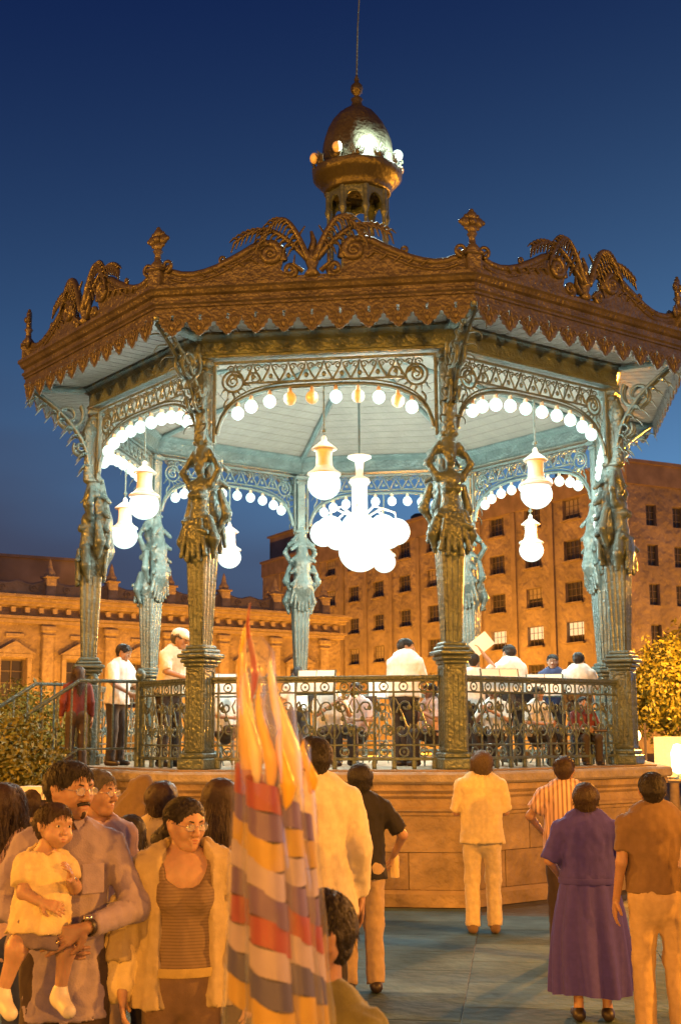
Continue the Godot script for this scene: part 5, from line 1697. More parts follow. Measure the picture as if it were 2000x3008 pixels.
	t.add(up.call(Vector3(0, 1.33, 0.0)), up.call(Vector3(0, 1.10, 0.0)), 0.15 * wd + inf, 0.128 * wd + inf, 0.05, 0.68)
	t.add(up.call(Vector3(0, 1.15, 0)), Vector3(0, minf(hem, 1.1) + drop, 0.0), 0.128 * wd + inf, 0.152 * wd + inf * top.get("flare", 1.2), 0.06, 0.74, 1)
	for s in [-1.0, 1.0]: t.add(up.call(Vector3(s * 0.02, 1.402, -0.015)), up.call(Vector3(s * 0.145, 1.362, -0.012)), 0.040 + inf, 0.042 + inf, 0.05)
	if sp.has("belly"): t.add(up.call(Vector3(0, 1.12, 0.06)), up.call(Vector3(0, 1.06, 0.06)), sp.belly, sp.belly, 0.06)
	if woman:
		for s in [-1.0, 1.0]: t.add(up.call(Vector3(s * 0.066, 1.275, 0.085)), up.call(Vector3(s * 0.068, 1.265, 0.09)), 0.058, 0.058, 0.05)
	var sl: int = top.get("sleeve", 1)
	for j in J:
		var d: Vector3 = j[1] - j[0]
		if sl == 0: t.add(j[0], j[0] + d * 0.12, 0.05 + inf * 0.5, 0.05 + inf * 0.5, 0.03, 1.0, 1)
		elif sl == 1: t.add(j[0], j[0] + d * top.get("slen", 0.72), 0.048 + inf * 0.8, 0.043 + inf * 0.8, 0.035, 1.0, 1)
		else:
			t.add(j[0], j[1], 0.047 + inf * 0.9, 0.039 + inf * 0.9, 0.035)
			t.add(j[1], j[2] + (j[1] - j[2]) * 0.06, 0.039 + inf * 0.9, 0.029 + inf * 0.55, 0.03, 1.0, 1)
	if top.get("collar", false):
		for i in 9:
			var a := -2.5 + i * 5.0 / 8.0 + PI
			var a2 := -2.5 + (i + 1) * 5.0 / 8.0 + PI
			var c0: Vector3 = up.call(Vector3(sin(a) * 0.066, 1.452 - 0.014 * cos(a), -0.012 + cos(a) * 0.064)); var c1: Vector3 = up.call(Vector3(sin(a2) * 0.066, 1.452 - 0.014 * cos(a2), -0.012 + cos(a2) * 0.064))
			if i < 8: t.add(c0, c1, 0.017, 0.017, 0.012)
	var nk: Array = top.get("neck", [0.058, 0.02])
	t.add(up.call(Vector3(0, 1.47, nk[1])), up.call(Vector3(0, 1.60, nk[1])), nk[0], nk[0], 0.012, 1.0, 2)
	if top.get("scoop", 0.0) > 0.0: t.add(up.call(Vector3(0, 1.43, 0.13)), up.call(Vector3(0, 1.49, 0.10)), top.scoop, top.scoop, 0.012, 1.0, 2)
	blob_part(top.get("name", "shirt"), [t], M[top.mat], o)
	# --- bottom
	var bot: Dictionary = sp.bottom
	if bot.get("kind", "trousers") == "skirt":
		var rows := []
		var y0: float = bot.get("top", 1.02); var y1: float = bot.get("hem", 0.25)
		for i in 20:
			var w := i / 19.0
			var ring := []
			for k in 96:
				var a := TAU * k / 96
				var r := lerpf(0.150 * wd, bot.get("wide", 0.24), pow(w, 0.75)) + 0.02 * sin(w * PI)
				var pl := (0.006 + 0.022 * w) * sin(a * 11.0 + 0.6 * sin(w * 4.0)) + 0.010 * w * sin(a * 5.0 + 2.0)
				ring.append(Vector3(sin(a) * (r + pl), lerpf(y0, y1, w) + (0.012 * sin(a * 3.0) if i == 19 else 0.0), cos(a) * (r + pl) * 0.8) * sc)
			rows.append(ring)
		var g := Geo.new(); g.sheet(rows, true)
		part("skirt", g.mesh(), M[bot.mat], o)
		var sash := []
		for q in [[0.0, -0.022], [0.007, -0.018], [0.008, 0.0], [0.007, 0.018], [0.0, 0.022]]:
			var ring := []
			for k in 48: ring.append(Vector3(sin(TAU * k / 48) * (0.178 * wd + q[0]), y0 - 0.05 + q[1], cos(TAU * k / 48) * (0.178 * wd + q[0]) * 0.78) * sc)
			sash.append(ring)
		g = Geo.new(); g.sheet(sash, true)
		part("sash", g.mesh(), M[bot.mat], o)
	else:
		var q := blob(cell, 0.009, Vector3(12, 6, 12), S)
		q.crease = 0.8
		q.add(Vector3(0, 0.90 + drop, -0.005), Vector3(0, 1.03 + drop, 0), 0.154 * wd, 0.136 * wd, 0.04, 0.78, 1)
		for l in L:
			q.add(l[0] + Vector3(l[3] * 0.004, -0.01, -0.01), l[1], 0.094 * lerpf(1.0, wd, 0.6), 0.074, 0.03); q.add(l[1], l[2] + Vector3(0, -0.02, 0.01), 0.074, 0.068, 0.03, 1.0, 1)
			if not sit: q.add(Vector3(l[3] * 0.07, 0.93, -0.06), Vector3(l[3] * 0.07, 0.90, -0.06), 0.07, 0.07, 0.04)
		blob_part("trousers", [q], M[bot.mat], o)
	# --- shoes
	for l in L:
		var q := blob(0.010, 0.0, Vector3.ONE, S)
		var a: Vector3 = l[2]
		q.add(Vector3(a.x, 0.045, a.z - 0.035), Vector3(a.x + l[3] * 0.015, 0.036, a.z + 0.15), 0.045, 0.036, 0.03)
		q.add(a + Vector3(0, -0.02, 0), Vector3(a.x, 0.05, a.z + 0.02), 0.045, 0.04, 0.03)
		q.add(Vector3(a.x, -0.5, a.z), Vector3(a.x, -0.5, a.z + 0.1), 0.5, 0.5, 0.004, 1.0, 2)
		blob_part("shoe", [q], M[sp.get("shoes", "shoe_dark")], o)
	o.set_meta("hx", hx)
	return o

func glasses(o: Node3D) -> void:
	var hx: Transform3D = o.get_meta("hx")
	var g := Geo.new()
	for s in [-1.0, 1.0]:
		var ring := []
		for i in 17: ring.append(Vector3(s * 0.033 + cos(TAU * i / 16) * 0.023, 0.004 + sin(TAU * i / 16) * 0.015, 0.102 - absf(cos(TAU * i / 16)) * 0.004))
		g.tube(ring, 0.0011, 0.0011, 5)
		g.tube([Vector3(s * 0.057, 0.008, 0.098), Vector3(s * 0.078, 0.012, 0.06), Vector3(s * 0.082, 0.014, -0.01)], 0.0011, 0.0011, 5)
	g.tube([Vector3(-0.009, 0.008, 0.104), Vector3(0, 0.011, 0.108), Vector3(0.009, 0.008, 0.104)], 0.0016, 0.0016, 5)
	var f := part("glasses", g.mesh(), M.silver, o, hx)
	for s in [-1.0, 1.0]:
		g = Geo.new()
		var poly := PackedVector2Array()
		for i in 14: poly.append(Vector2(s * 0.033 + cos(TAU * i / 14) * 0.022, 0.004 + sin(TAU * i / 14) * 0.0145))
		g.slab(poly, 0.099, 0.001)
		part("lens", g.mesh(), M.lens, f)

func spot(px: float, z: float, y := 0.0) -> Vector3:
	var p := at(px, 2151, z)
	return Vector3(p.x, y, p.z)

func tall(px: float, top: float, z: float, y := 0.0) -> float:
	return at(px, top, z).y - y

func build_crowd() -> void:
	# --- the man carrying a child
	var man := person("man in mauve button shirt with moustache and glasses carrying a small child", spot(212, 5.3), 16, {
		"h": tall(257, 2236, 5.3), "near": true, "hair": ["short", "hair_black"], "head": [36, 2], "wide": 0.95,
		"top": {"mat": "c_mauve", "sleeve": 2, "hem": 0.70, "loose": 0.019, "collar": true, "flare": 1.8}, "bottom": {"mat": "c_darkbrown"},
		"arms": [[Vector3(0.275, 1.12, 0.06), Vector3(0.055, 1.085, 0.315)], [Vector3(-0.27, 1.15, 0.02), Vector3(-0.10, 1.05, 0.24)]],
		"hands": [[Vector3(-0.9, -0.32, 0.02), Vector3(0.1, -0.25, -1.0), 0.22], [Vector3(0.7, -0.35, 0.3), Vector3(0, 0.5, -0.8), 0.4]]})
	glasses(man)
	var hx: Transform3D = man.get_meta("hx")
	var g := Geo.new()
	g.tube([Vector3(-0.030, -0.052, 0.078), Vector3(-0.014, -0.045, 0.093), Vector3(0, -0.044, 0.098), Vector3(0.014, -0.045, 0.093), Vector3(0.030, -0.052, 0.078)], 0.0075, 0.0075, 7)
	part("moustache", g.mesh(), M.hair_black, man, hx)
	var beard := blob(0.005, 0.003, Vector3(90, 60, 90), hx)
	beard.add(Vector3(0, -0.092, 0.072), Vector3(0, -0.084, 0.078), 0.017, 0.014, 0.01)
	blob_part("goatee", [beard], M.hair_brown, man)
	# placket, pocket, buttons
	g = Geo.new()
	g.box(Vector3(0.085, 1.235, 0.142), Vector3(0.10, 0.115, 0.008), Basis(Vector3.UP, 0.42) * Basis(Vector3.RIGHT, -0.05), 0.003)
	part("pocket", g.mesh(), M.c_mauve, man)
	for s in [-1.0, 1.0]:
		g = Geo.new()
		g.slab(PackedVector2Array([Vector2(0.0, 0.03), Vector2(s * 0.055, 0.045), Vector2(s * 0.05, -0.035), Vector2(s * 0.018, -0.045)]), 0.0, 0.006, Transform3D(Basis(Vector3.UP, s * 0.55) * Basis(Vector3.RIGHT, -0.5), Vector3(s * 0.012, 1.425, 0.078)))
		part("collar", g.mesh(), M.c_mauve, man)
	var ss: float = tall(257, 2236, 5.3) / 1.7
	# watch and ring on the left arm
	var el := Vector3(0.275, 1.12, 0.06) * ss; var wr := Vector3(0.055, 1.085, 0.315) * ss
	var dir := (wr - el).normalized()
	var q := Basis(dir.cross(Vector3.UP).normalized(), dir, dir.cross(dir.cross(Vector3.UP)).normalized())
	g = Geo.new(); g.smooth_lathe([Vector2(0.031, -0.011), Vector2(0.035, -0.009), Vector2(0.035, 0.009), Vector2(0.031, 0.011)], 18)
	var w := part("watch_strap", g.mesh(), M.shoe_dark, man, Transform3D(q, wr - dir * 0.006))
	g = Geo.new(); g.smooth_lathe([Vector2(0.0, 0.009), Vector2(0.017, 0.009), Vector2(0.0185, 0.004), Vector2(0.0185, -0.002)], 18)
	part("watch_case", g.mesh(), M.silver, w, Transform3D(Basis(Vector3.RIGHT, -PI / 2) , Vector3(0, 0, 0.0)) * Transform3D(Basis.IDENTITY, Vector3(0, 0.034, 0)))
	g = Geo.new(); g.smooth_lathe([Vector2(0.011, -0.003), Vector2(0.013, 0), Vector2(0.011, 0.003)], 12)
	part("ring", g.mesh(), M.gold, man, Transform3D(Basis(Vector3(0, 0, 1), 1.25), wr + Vector3(-0.112, -0.048, 0.012)))
	build_child(man, ss)
	# --- plastic bag hanging from the man's side
	var bagp := at(348, 2790, 5.35)
	var bag := thing("carrier_bag", "pale plastic carrier bag with yellow contents beside the mauve-shirted man", "bag", Vector3(bagp.x, bagp.y - 0.22, bagp.z))
	var bb := blob(0.010, 0.016, Vector3(22, 12, 22))
	bb.add(Vector3(0, 0.10, 0), Vector3(0, 0.20, 0), 0.085, 0.07, 0.05, 0.7); bb.add(Vector3(0, 0.2, 0), Vector3(-0.03, 0.42, 0.0), 0.06, 0.025, 0.05, 0.6)
	blob_part("bag_body", [bb], M.c_yellow, bag)
	g = Geo.new()
	for s in [-1.0, 1.0]: g.tube([Vector3(-0.03 + s * 0.03, 0.36, 0), Vector3(-0.035 + s * 0.02, 0.5, 0), Vector3(-0.06, 0.62, 0)], 0.012, 0.006, 6, 0.4)
	part("handles", g.mesh(), M.bag_plastic, bag)
	# --- the woman with glasses
	var wo := person("woman with glasses and ponytail in ribbed top, sheer cardigan and yellow belt", spot(548, 5.4), 8, {
		"h": tall(574, 2346, 5.4), "near": true, "woman": true, "wide": 1.16, "skin": "skin_light", "hair": ["pony", "hair_black"], "head": [30, 6],
		"top": {"mat": "c_ribbed", "sleeve": 0, "hem": 0.95, "loose": 0.008, "neck": [0.085, 0.02], "scoop": 0.115, "name": "ribbed_top"}, "bottom": {"mat": "c_taupe"},
		"arms": [[Vector3(0.275, 1.13, -0.02), Vector3(0.29, 0.89, 0.07)], [Vector3(-0.28, 1.13, -0.03), Vector3(-0.27, 0.88, 0.06)]],
		"hands": [[Vector3(0.02, -1, 0.15), Vector3(-0.7, 0, -0.5), 0.35], []], "stride": 0.06})
	glasses(wo)
	var ws: float = tall(574, 2346, 5.4) / 1.7
	g = Geo.new()
	var belt := []
	for bq in [[0.0, 0.936], [0.004, 0.938], [0.006, 0.956], [0.004, 0.974], [0.0, 0.976]]:
		var ring := []
		for k in 48: ring.append(Vector3(sin(TAU * k / 48) * (0.189 + bq[0]), bq[1], cos(TAU * k / 48) * (0.189 + bq[0]) * 0.80) * ws)
		belt.append(ring)
	g.sheet(belt, true)
	part("belt", g.mesh(), M.c_belt, wo)
	# open cardigan: two fronts, back and sleeves, slightly sheer
	var ca := blob(0.012, 0.014, Vector3(16, 5, 16), Transform3D(Basis.IDENTITY.scaled(Vector3.ONE * ws), Vector3.ZERO))
	ca.crease = 0.8
	ca.add(Vector3(0, 1.34, -0.01), Vector3(0, 1.12, -0.01), 0.208, 0.205, 0.05, 0.70)
	ca.add(Vector3(0, 1.12, -0.01), Vector3(0, 0.80, -0.01), 0.205, 0.245, 0.05, 0.72, 1)
	ca.add(Vector3(-0.15, 1.405, -0.012), Vector3(0.15, 1.405, -0.012), 0.07, 0.07, 0.05)
	for s in [-1.0, 1.0]:
		ca.add(Vector3(s * 0.185, 1.385, -0.01), Vector3(s * 0.28, 1.12, -0.02), 0.072, 0.07, 0.04)
		ca.add(Vector3(s * 0.28, 1.12, -0.02), Vector3(s * 0.288, 0.99, 0.03), 0.07, 0.075, 0.03, 1.0, 1)
	ca.add(Vector3(0, 1.42, 0.14), Vector3(0.01, 0.7, 0.24), 0.125, 0.155, 0.012, 1.0, 2)
	ca.add(Vector3(0, 1.45, 0.03), Vector3(0, 1.6, 0.03), 0.09, 0.10, 0.012, 1.0, 2)
	blob_part("cardigan", [ca], M.c_gauze, wo)
	# shoulder bag of dark cloth at her left hip
	var hb := thing("shoulder_bag", "dark cloth bag at the hip of the woman with glasses", "bag", wo.transform * (Vector3(0.27, 0.60, 0.02) * ws))
	var hbb := blob(0.011, 0.012, Vector3(18, 10, 18)); hbb.add(Vector3(0, 0.08, 0), Vector3(0, 0.2, 0), 0.075, 0.06, 0.04, 0.8); hbb.add(Vector3(0, 0.2, 0), Vector3(0.0, 0.34, -0.02), 0.055, 0.02, 0.04, 0.7)
	blob_part("bag_body", [hbb], M.c_charcoal, hb)
	g = Geo.new(); g.tube([Vector3(0, 0.3, -0.02), Vector3(-0.02, 0.5, -0.06), Vector3(-0.08, 0.72, -0.09)], 0.012, 0.012, 6, 0.4)
	part("strap", g.mesh(), M.c_charcoal, hb)
	# --- people with their backs to us
	person("woman in pale yellow jacket and trousers standing alone watching the band", spot(1405, 12.0), 178, {
		"h": tall(1400, 2208, 12.0), "woman": true, "near": true, "hair": ["bob", "hair_light"], "head": [22, -8], "face": false, "shoes": "c_brown", "wide": 1.12,
		"top": {"mat": "c_yellow", "sleeve": 1, "slen": 0.95, "hem": 0.83, "loose": 0.034, "flare": 1.5, "name": "jacket", "collar": true}, "bottom": {"mat": "c_yellow2"},
		"arms": [[Vector3(0.235, 1.12, 0.05), Vector3(0.07, 1.16, 0.2)], [Vector3(-0.235, 1.12, 0.05), Vector3(-0.06, 1.12, 0.22)]]})
	person("man in pink and cream striped shirt at the bandstand base", spot(1650, 10.6), 172, {
		"h": tall(1660, 2225, 10.6), "hair": ["short", "hair_brown"], "head": [-12, -6], "face": false, "wide": 1.1,
		"top": {"mat": "c_stripe", "sleeve": 1, "hem": 0.84, "loose": 0.034, "flare": 1.5}, "bottom": {"mat": "c_darkbrown"},
		"arms": [[Vector3(0.31, 1.19, 0.0), Vector3(0.20, 1.04, 0.18)], []]})
	person("older woman in long purple dress arm in arm with the brown-shirted man", spot(1708, 8.45), 176, {
		"h": tall(1735, 2308, 8.45), "woman": true, "near": true, "wide": 1.22, "hair": ["full", "hair_brown"], "head": [0, -4], "face": false,
		"top": {"mat": "c_purple", "sleeve": 1, "slen": 0.98, "hem": 0.98, "loose": 0.03, "flare": 1.0, "collar": true, "name": "dress_bodice"},
		"bottom": {"kind": "skirt", "mat": "c_purple", "top": 1.05, "hem": 0.20, "wide": 0.30},
		"arms": [[Vector3(0.285, 1.14, 0.0), Vector3(0.20, 1.02, 0.19)], [Vector3(-0.32, 1.12, 0.0), Vector3(-0.36, 1.06, 0.2)]]})
	person("man in brown shirt and tan trousers beside the woman in purple", spot(1905, 7.9), 181, {
		"h": tall(1900, 2275, 7.9), "near": true, "wide": 1.24, "hair": ["short", "hair_black"], "head": [-8, -4], "face": false,
		"top": {"mat": "c_brown", "sleeve": 1, "hem": 0.93, "loose": 0.022, "flare": 1.1, "collar": true}, "bottom": {"mat": "c_tan"}, "stride": 0.03})
	var bk := person("man in black shirt and khaki trousers holding a small plastic bottle", spot(1055, 9.35), 188, {
		"h": tall(1055, 2248, 9.35), "near": true, "hair": ["full", "hair_black"], "head": [-10, -2], "face": false, "wide": 1.08,
		"top": {"mat": "c_black", "sleeve": 1, "slen": 0.85, "hem": 0.84, "loose": 0.03, "flare": 1.3, "collar": true}, "bottom": {"mat": "c_khaki"},
		"arms": [[], [Vector3(-0.33, 1.16, 0.0), Vector3(-0.285, 0.99, 0.17)]]})
	var bt := thing("plastic_bottle", "small clear plastic bottle in the black-shirted man's hand", "bottle", bk.transform * Vector3(-0.275, 0.755, 0.17))
	g = Geo.new(); g.smooth_lathe([Vector2(0.01, 0), Vector2(0.032, 0.004), Vector2(0.032, 0.06), Vector2(0.029, 0.075), Vector2(0.032, 0.09), Vector2(0.032, 0.15), Vector2(0.012, 0.185), Vector2(0.012, 0.2)], 14)
	part("bottle_body", g.mesh(), M.bag_plastic, bt)
	g = Geo.new(); g.lathe([Vector2(0.014, 0.198), Vector2(0.014, 0.215), Vector2(0.001, 0.215)], 12)
	part("cap", g.mesh(), M.paper, bt)
	person("tall man in loose cream shirt partly hidden by the striped toy bundle", spot(915, 7.1), 186, {
		"h": tall(938, 2166, 7.1), "near": true, "wide": 1.15, "hair": ["short", "hair_black"], "head": [20, -3], "face": false,
		"top": {"mat": "c_cream", "sleeve": 2, "hem": 0.80, "loose": 0.04, "flare": 1.6, "collar": true}, "bottom": {"mat": "c_charcoal"}})
	person("youth in olive shirt with short dark hair next to the toy bundle", spot(922, 2.95), -48, {
		"h": tall(950, 2625, 2.95), "near": true, "hair": ["short", "hair_black"], "head": [-12, 12], "wide": 1.0,
		"top": {"mat": "c_olive", "sleeve": 1, "hem": 0.85, "loose": 0.025}, "bottom": {"mat": "c_charcoal"}})
	var pk := person("man in pale pink shirt and glasses standing behind the man with the child", spot(288, 6.4), 42, {
		"h": tall(300, 2262, 6.4), "hair": ["short", "hair_grey"], "head": [25, 0],
		"top": {"mat": "c_pink", "sleeve": 1, "hem": 0.85, "loose": 0.03, "collar": true}, "bottom": {"mat": "c_khaki"}})
	glasses(pk)
	person("person in loose pale yellow top with tousled brown hair, back turned", spot(482, 7.2), 186, {
		"h": tall(515, 2300, 7.2), "woman": true, "hair": ["full", "hair_brown"], "head": [-24, 4], "face": false, "wide": 1.15,
		"top": {"mat": "c_yellow", "sleeve": 1, "hem": 0.82, "loose": 0.04}, "bottom": {"mat": "c_charcoal"}})
	person("short dark-haired person in black between the pink shirt and the pale yellow top", spot(388, 6.9), 190, {
		"h": tall(388, 2394, 6.9), "hair": ["bob", "hair_black"], "face": false,
		"top": {"mat": "c_black", "sleeve": 2, "hem": 0.82, "loose": 0.02}, "bottom": {"mat": "c_charcoal"}})
	person("woman with long chestnut hair and pale top at the edge of the crowd", spot(25, 6.1), 165, {
		"h": tall(50, 2300, 6.1), "woman": true, "hair": ["long", "hair_brown"], "head": [-15, 2], "face": false,
		"top": {"mat": "c_pink", "sleeve": 1, "hem": 0.85, "loose": 0.03}, "bottom": {"mat": "c_navy"}})
	var cp := person("person in white paper cap behind the chestnut-haired woman", spot(112, 8.0), 160, {
		"h": tall(112, 2312, 8.0), "hair": ["short", "hair_brown"], "face": false,
		"top": {"mat": "c_charcoal", "sleeve": 2, "hem": 0.85}, "bottom": {"mat": "c_charcoal"}})
	g = Geo.new(); g.slab(PackedVector2Array([Vector2(-0.13, 0.04), Vector2(0.13, 0.04), Vector2(0.11, 0.13), Vector2(-0.11, 0.13)]), -0.075, 0.15)
	part("cap", g.mesh(), M.paper, cp, cp.get_meta("hx"))
	person("person in pale pink top at the crowd's edge past the brown-shirted man", spot(2085, 7.6), 150, {
		"h": tall(1975, 2345, 7.6), "hair": ["short", "hair_brown"], "head": [30, 0],
		"top": {"mat": "c_pink", "sleeve": 1, "hem": 0.85, "loose": 0.03}, "bottom": {"mat": "c_tan"}})
	person("woman with long dark hair and pink sleeveless top behind the woman with glasses", spot(650, 6.4), 172, {
		"h": tall(660, 2288, 6.4), "woman": true, "hair": ["long", "hair_brown"], "face": false,
		"top": {"mat": "c_pink", "sleeve": 1, "hem": 0.85, "loose": 0.02}, "bottom": {"mat": "c_darkbrown"}})
	# --- a stand under brown canvas in front of the base
	var cv := thing("canvas_cover", "brown canvas draped over a tall stand in front of the bandstand base", "canvas cover", spot(405, 10.2))
	var cb := blob(0.02, 0.03, Vector3(7, 2.5, 7))
	cb.add(Vector3(0.02, 1.38, 0), Vector3(-0.02, 1.0, 0), 0.10, 0.25, 0.1); cb.add(Vector3(-0.02, 1.0, 0), Vector3(-0.02, 0.02, 0), 0.26, 0.32, 0.1, 1.0, 1)
	blob_part("drape", [cb], M.c_canvas, cv)
	g = Geo.new(); g.box(Vector3(0, 0.03, 0), Vector3(0.5, 0.05, 0.5), Basis.IDENTITY, 0.01)
	part("foot_board", g.mesh(), M.wood_dark, cv)

func build_child(man: Node3D, ss: float) -> void:
	# sits on the man's right forearm, leaning on his chest; frame: x to its left, z forward
	var z := 5.06
	var c := at(120, 2618, z)
	var o := thing("person", "small child in pale yellow dress and white shoes held in a man's arms", "person", c, deg_to_rad(34))
	var hb := Transform3D(Basis(Vector3.UP, deg_to_rad(12)) * Basis(Vector3(0, 0, 1), -0.08), Vector3(0.03, 0.245, 0.03)) * Transform3D(Basis.IDENTITY.scaled(Vector3.ONE * 0.76), Vector3.ZERO)
	var b := blob(0.009, 0.0)
	b.add(Vector3(0, 0.10, 0), Vector3(0, -0.08, 0), 0.070, 0.080, 0.04, 0.85)
	b.add(Vector3(0, 0.12, 0.0), Vector3(0.015, 0.20, 0.01), 0.034, 0.034, 0.03)
	b.add(Vector3(0.075, 0.11, 0.01), Vector3(0.10, 0.02, 0.07), 0.030, 0.026, 0.02); b.add(Vector3(0.10, 0.02, 0.07), Vector3(0.055, 0.055, 0.145), 0.026, 0.018, 0.02)
	b.add(Vector3(-0.075, 0.11, 0.01), Vector3(-0.09, 0.01, 0.05), 0.030, 0.026, 0.02); b.add(Vector3(-0.09, 0.01, 0.05), Vector3(-0.05, -0.02, 0.12), 0.026, 0.018, 0.02)
	b.add(Vector3(0.050, -0.12, 0.0), Vector3(0.075, -0.20, 0.075), 0.05, 0.038, 0.03); b.add(Vector3(0.075, -0.20, 0.075), Vector3(0.062, -0.355, 0.060), 0.036, 0.022, 0.03)
	b.add(Vector3(-0.055, -0.12, 0.0), Vector3(-0.115, -0.19, 0.06), 0.05, 0.038, 0.03); b.add(Vector3(-0.115, -0.19, 0.06), Vector3(-0.155, -0.34, 0.04), 0.036, 0.022, 0.03)
	var hands := blob(0.0038)
	hand(hands, Vector3(0.055, 0.055, 0.145), Vector3(-0.3, 0.7, 0.5), Vector3(-0.5, -0.3, -0.3), 0.5, 1.0, 0.55)
	hand(hands, Vector3(-0.05, -0.02, 0.12), Vector3(0.6, -0.2, 0.6), Vector3(0.3, -0.4, -0.5), 0.5, -1.0, 0.55)
	blob_part("body", [b, head_blob(0.0046, hb, true), hands], M.skin_light, o)
	blob_part("hair", [hair_blob("baby", 0.006, hb)], M.hair_brown, o)
	part("hair_strands", strands("baby"), M.hair_brown, o, hb)
	var g := Geo.new(); g.ball(Vector3.ZERO, Vector3(0.0125, 0.0068, 0.006), 10, 8)
	var eye := g.mesh()
	g = Geo.new(); g.ball(Vector3(0, 0, 0.0042), Vector3(0.0066, 0.0062, 0.0030), 8, 6)
	var iris := g.mesh()
	for s in [-1.0, 1.0]:
		var e := part("eye", eye, M.eye_white, o, hb * Transform3D(Basis.IDENTITY, Vector3(s * 0.032, 0.008, 0.0790)))
		part("iris", iris, M.eye_dark, e)
	g = Geo.new(); g.ball(Vector3(0, -0.0555, 0.0875), Vector3(0.015, 0.0045, 0.0042), 10, 6); g.ball(Vector3(0, -0.066, 0.086), Vector3(0.012, 0.005, 0.0045), 10, 6)
	part("lips", g.mesh(), M.lip, o, hb)
	var d := blob(0.009, 0.012, Vector3(18, 9, 18))
	d.crease = 0.8
	d.add(Vector3(0, 0.11, 0), Vector3(0, -0.02, 0.005), 0.080, 0.096, 0.05, 0.9)
	d.add(Vector3(0, -0.02, 0.005), Vector3(-0.015, -0.15, 0.015), 0.100, 0.126, 0.06, 0.95, 1)
	d.add(Vector3(0.075, 0.11, 0.01), Vector3(0.094, 0.045, 0.05), 0.043, 0.043, 0.03, 1.0, 1)
	d.add(Vector3(-0.075, 0.11, 0.01), Vector3(-0.088, 0.04, 0.035), 0.043, 0.043, 0.03, 1.0, 1)
	d.add(Vector3(0, 0.18, 0.02), Vector3(0, 0.26, 0.02), 0.05, 0.05, 0.01, 1.0, 2)
	blob_part("dress", [d], M.c_yellow, o)
	var k := blob(0.009, 0.010, Vector3(20, 8, 20))
	k.add(Vector3(-0.01, -0.12, 0.01), Vector3(-0.02, -0.205, 0.02), 0.115, 0.125, 0.05, 0.9, 1)
	blob_part("skirt", [k], M.c_babyskirt, o)
	for q in [Vector3(0.062, -0.355, 0.060), Vector3(-0.155, -0.34, 0.04)]:
		var s := blob(0.006)
		s.add(q + Vector3(0, -0.03, -0.015), q + Vector3(0.005, -0.065, 0.075), 0.032, 0.027, 0.02); s.add(q + Vector3(0, 0.0, 0), q + Vector3(0, -0.03, 0), 0.029, 0.031, 0.02)
		var sh := blob_part("shoe", [s], M.shoe_white, o)
	g = Geo.new()
	var ring := []
	for i in 13: ring.append(Vector3(0.062, 0.05, 0.135) + Vector3(cos(TAU * i / 12) * 0.021, sin(TAU * i / 12) * 0.015, sin(TAU * i / 12) * 0.014))
	g.tube(ring, 0.003, 0.003, 5)
	part("bracelet", g.mesh(), M.silver, o)

func chair(p: Vector3, yaw: float, who: String) -> void:
	var o := thing("folding_chair", "dark metal chair under the " + who, "chair", p, deg_to_rad(yaw), "chairs of the seated musicians")
	var g := Geo.new(); g.box(Vector3(0, 0.41, 0.05), Vector3(0.42, 0.03, 0.40), Basis.IDENTITY, 0.01); part("seat", g.mesh(), M.wood_dark, o)
	g = Geo.new(); g.box(Vector3(0, 0.76, -0.19), Vector3(0.40, 0.22, 0.02), Basis.IDENTITY, 0.008); part("backrest", g.mesh(), M.wood_dark, o)
	for s in [-1.0, 1.0]:
		g = Geo.new(); g.tube([Vector3(s * 0.19, 0, 0.24), Vector3(s * 0.19, 0.4, 0.22)], 0.011, 0.011, 6); part("leg", g.mesh(), M.iron_dark, o)
		g = Geo.new(); g.tube([Vector3(s * 0.19, 0, -0.2), Vector3(s * 0.19, 0.42, -0.15), Vector3(s * 0.19, 0.87, -0.2)], 0.011, 0.011, 6); part("leg", g.mesh(), M.iron_dark, o)

func music_stand(p: Vector3, yaw: float, label: String) -> void:
	var o := thing("music_stand", label, "music stand", p, deg_to_rad(yaw), "music stands of the band")
	var g := Geo.new(); g.tube([Vector3(0, 0.2, 0), Vector3(0, 0.92, 0)], 0.01, 0.01, 6); part("stem", g.mesh(), M.iron_dark, o)
	for i in 3:
		var a := TAU * i / 3
		g = Geo.new(); g.tube([Vector3(0, 0.3, 0), Vector3(sin(a) * 0.25, 0.01, cos(a) * 0.25)], 0.009, 0.009, 5); part("leg", g.mesh(), M.iron_dark, o)
	var b := Basis(Vector3.RIGHT, -0.35)
	g = Geo.new(); g.box(Vector3(0, 0.98, 0), Vector3(0.48, 0.32, 0.012), b, 0.004); part("desk", g.mesh(), M.iron_dark, o)
	for s in [-1.0, 1.0]:
		g = Geo.new(); g.box(Vector3(s * 0.112, 0.985, 0) + b * Vector3(0, 0, 0.009), Vector3(0.215, 0.29, 0.003), b); part("sheet", g.mesh(), M.paper, o)

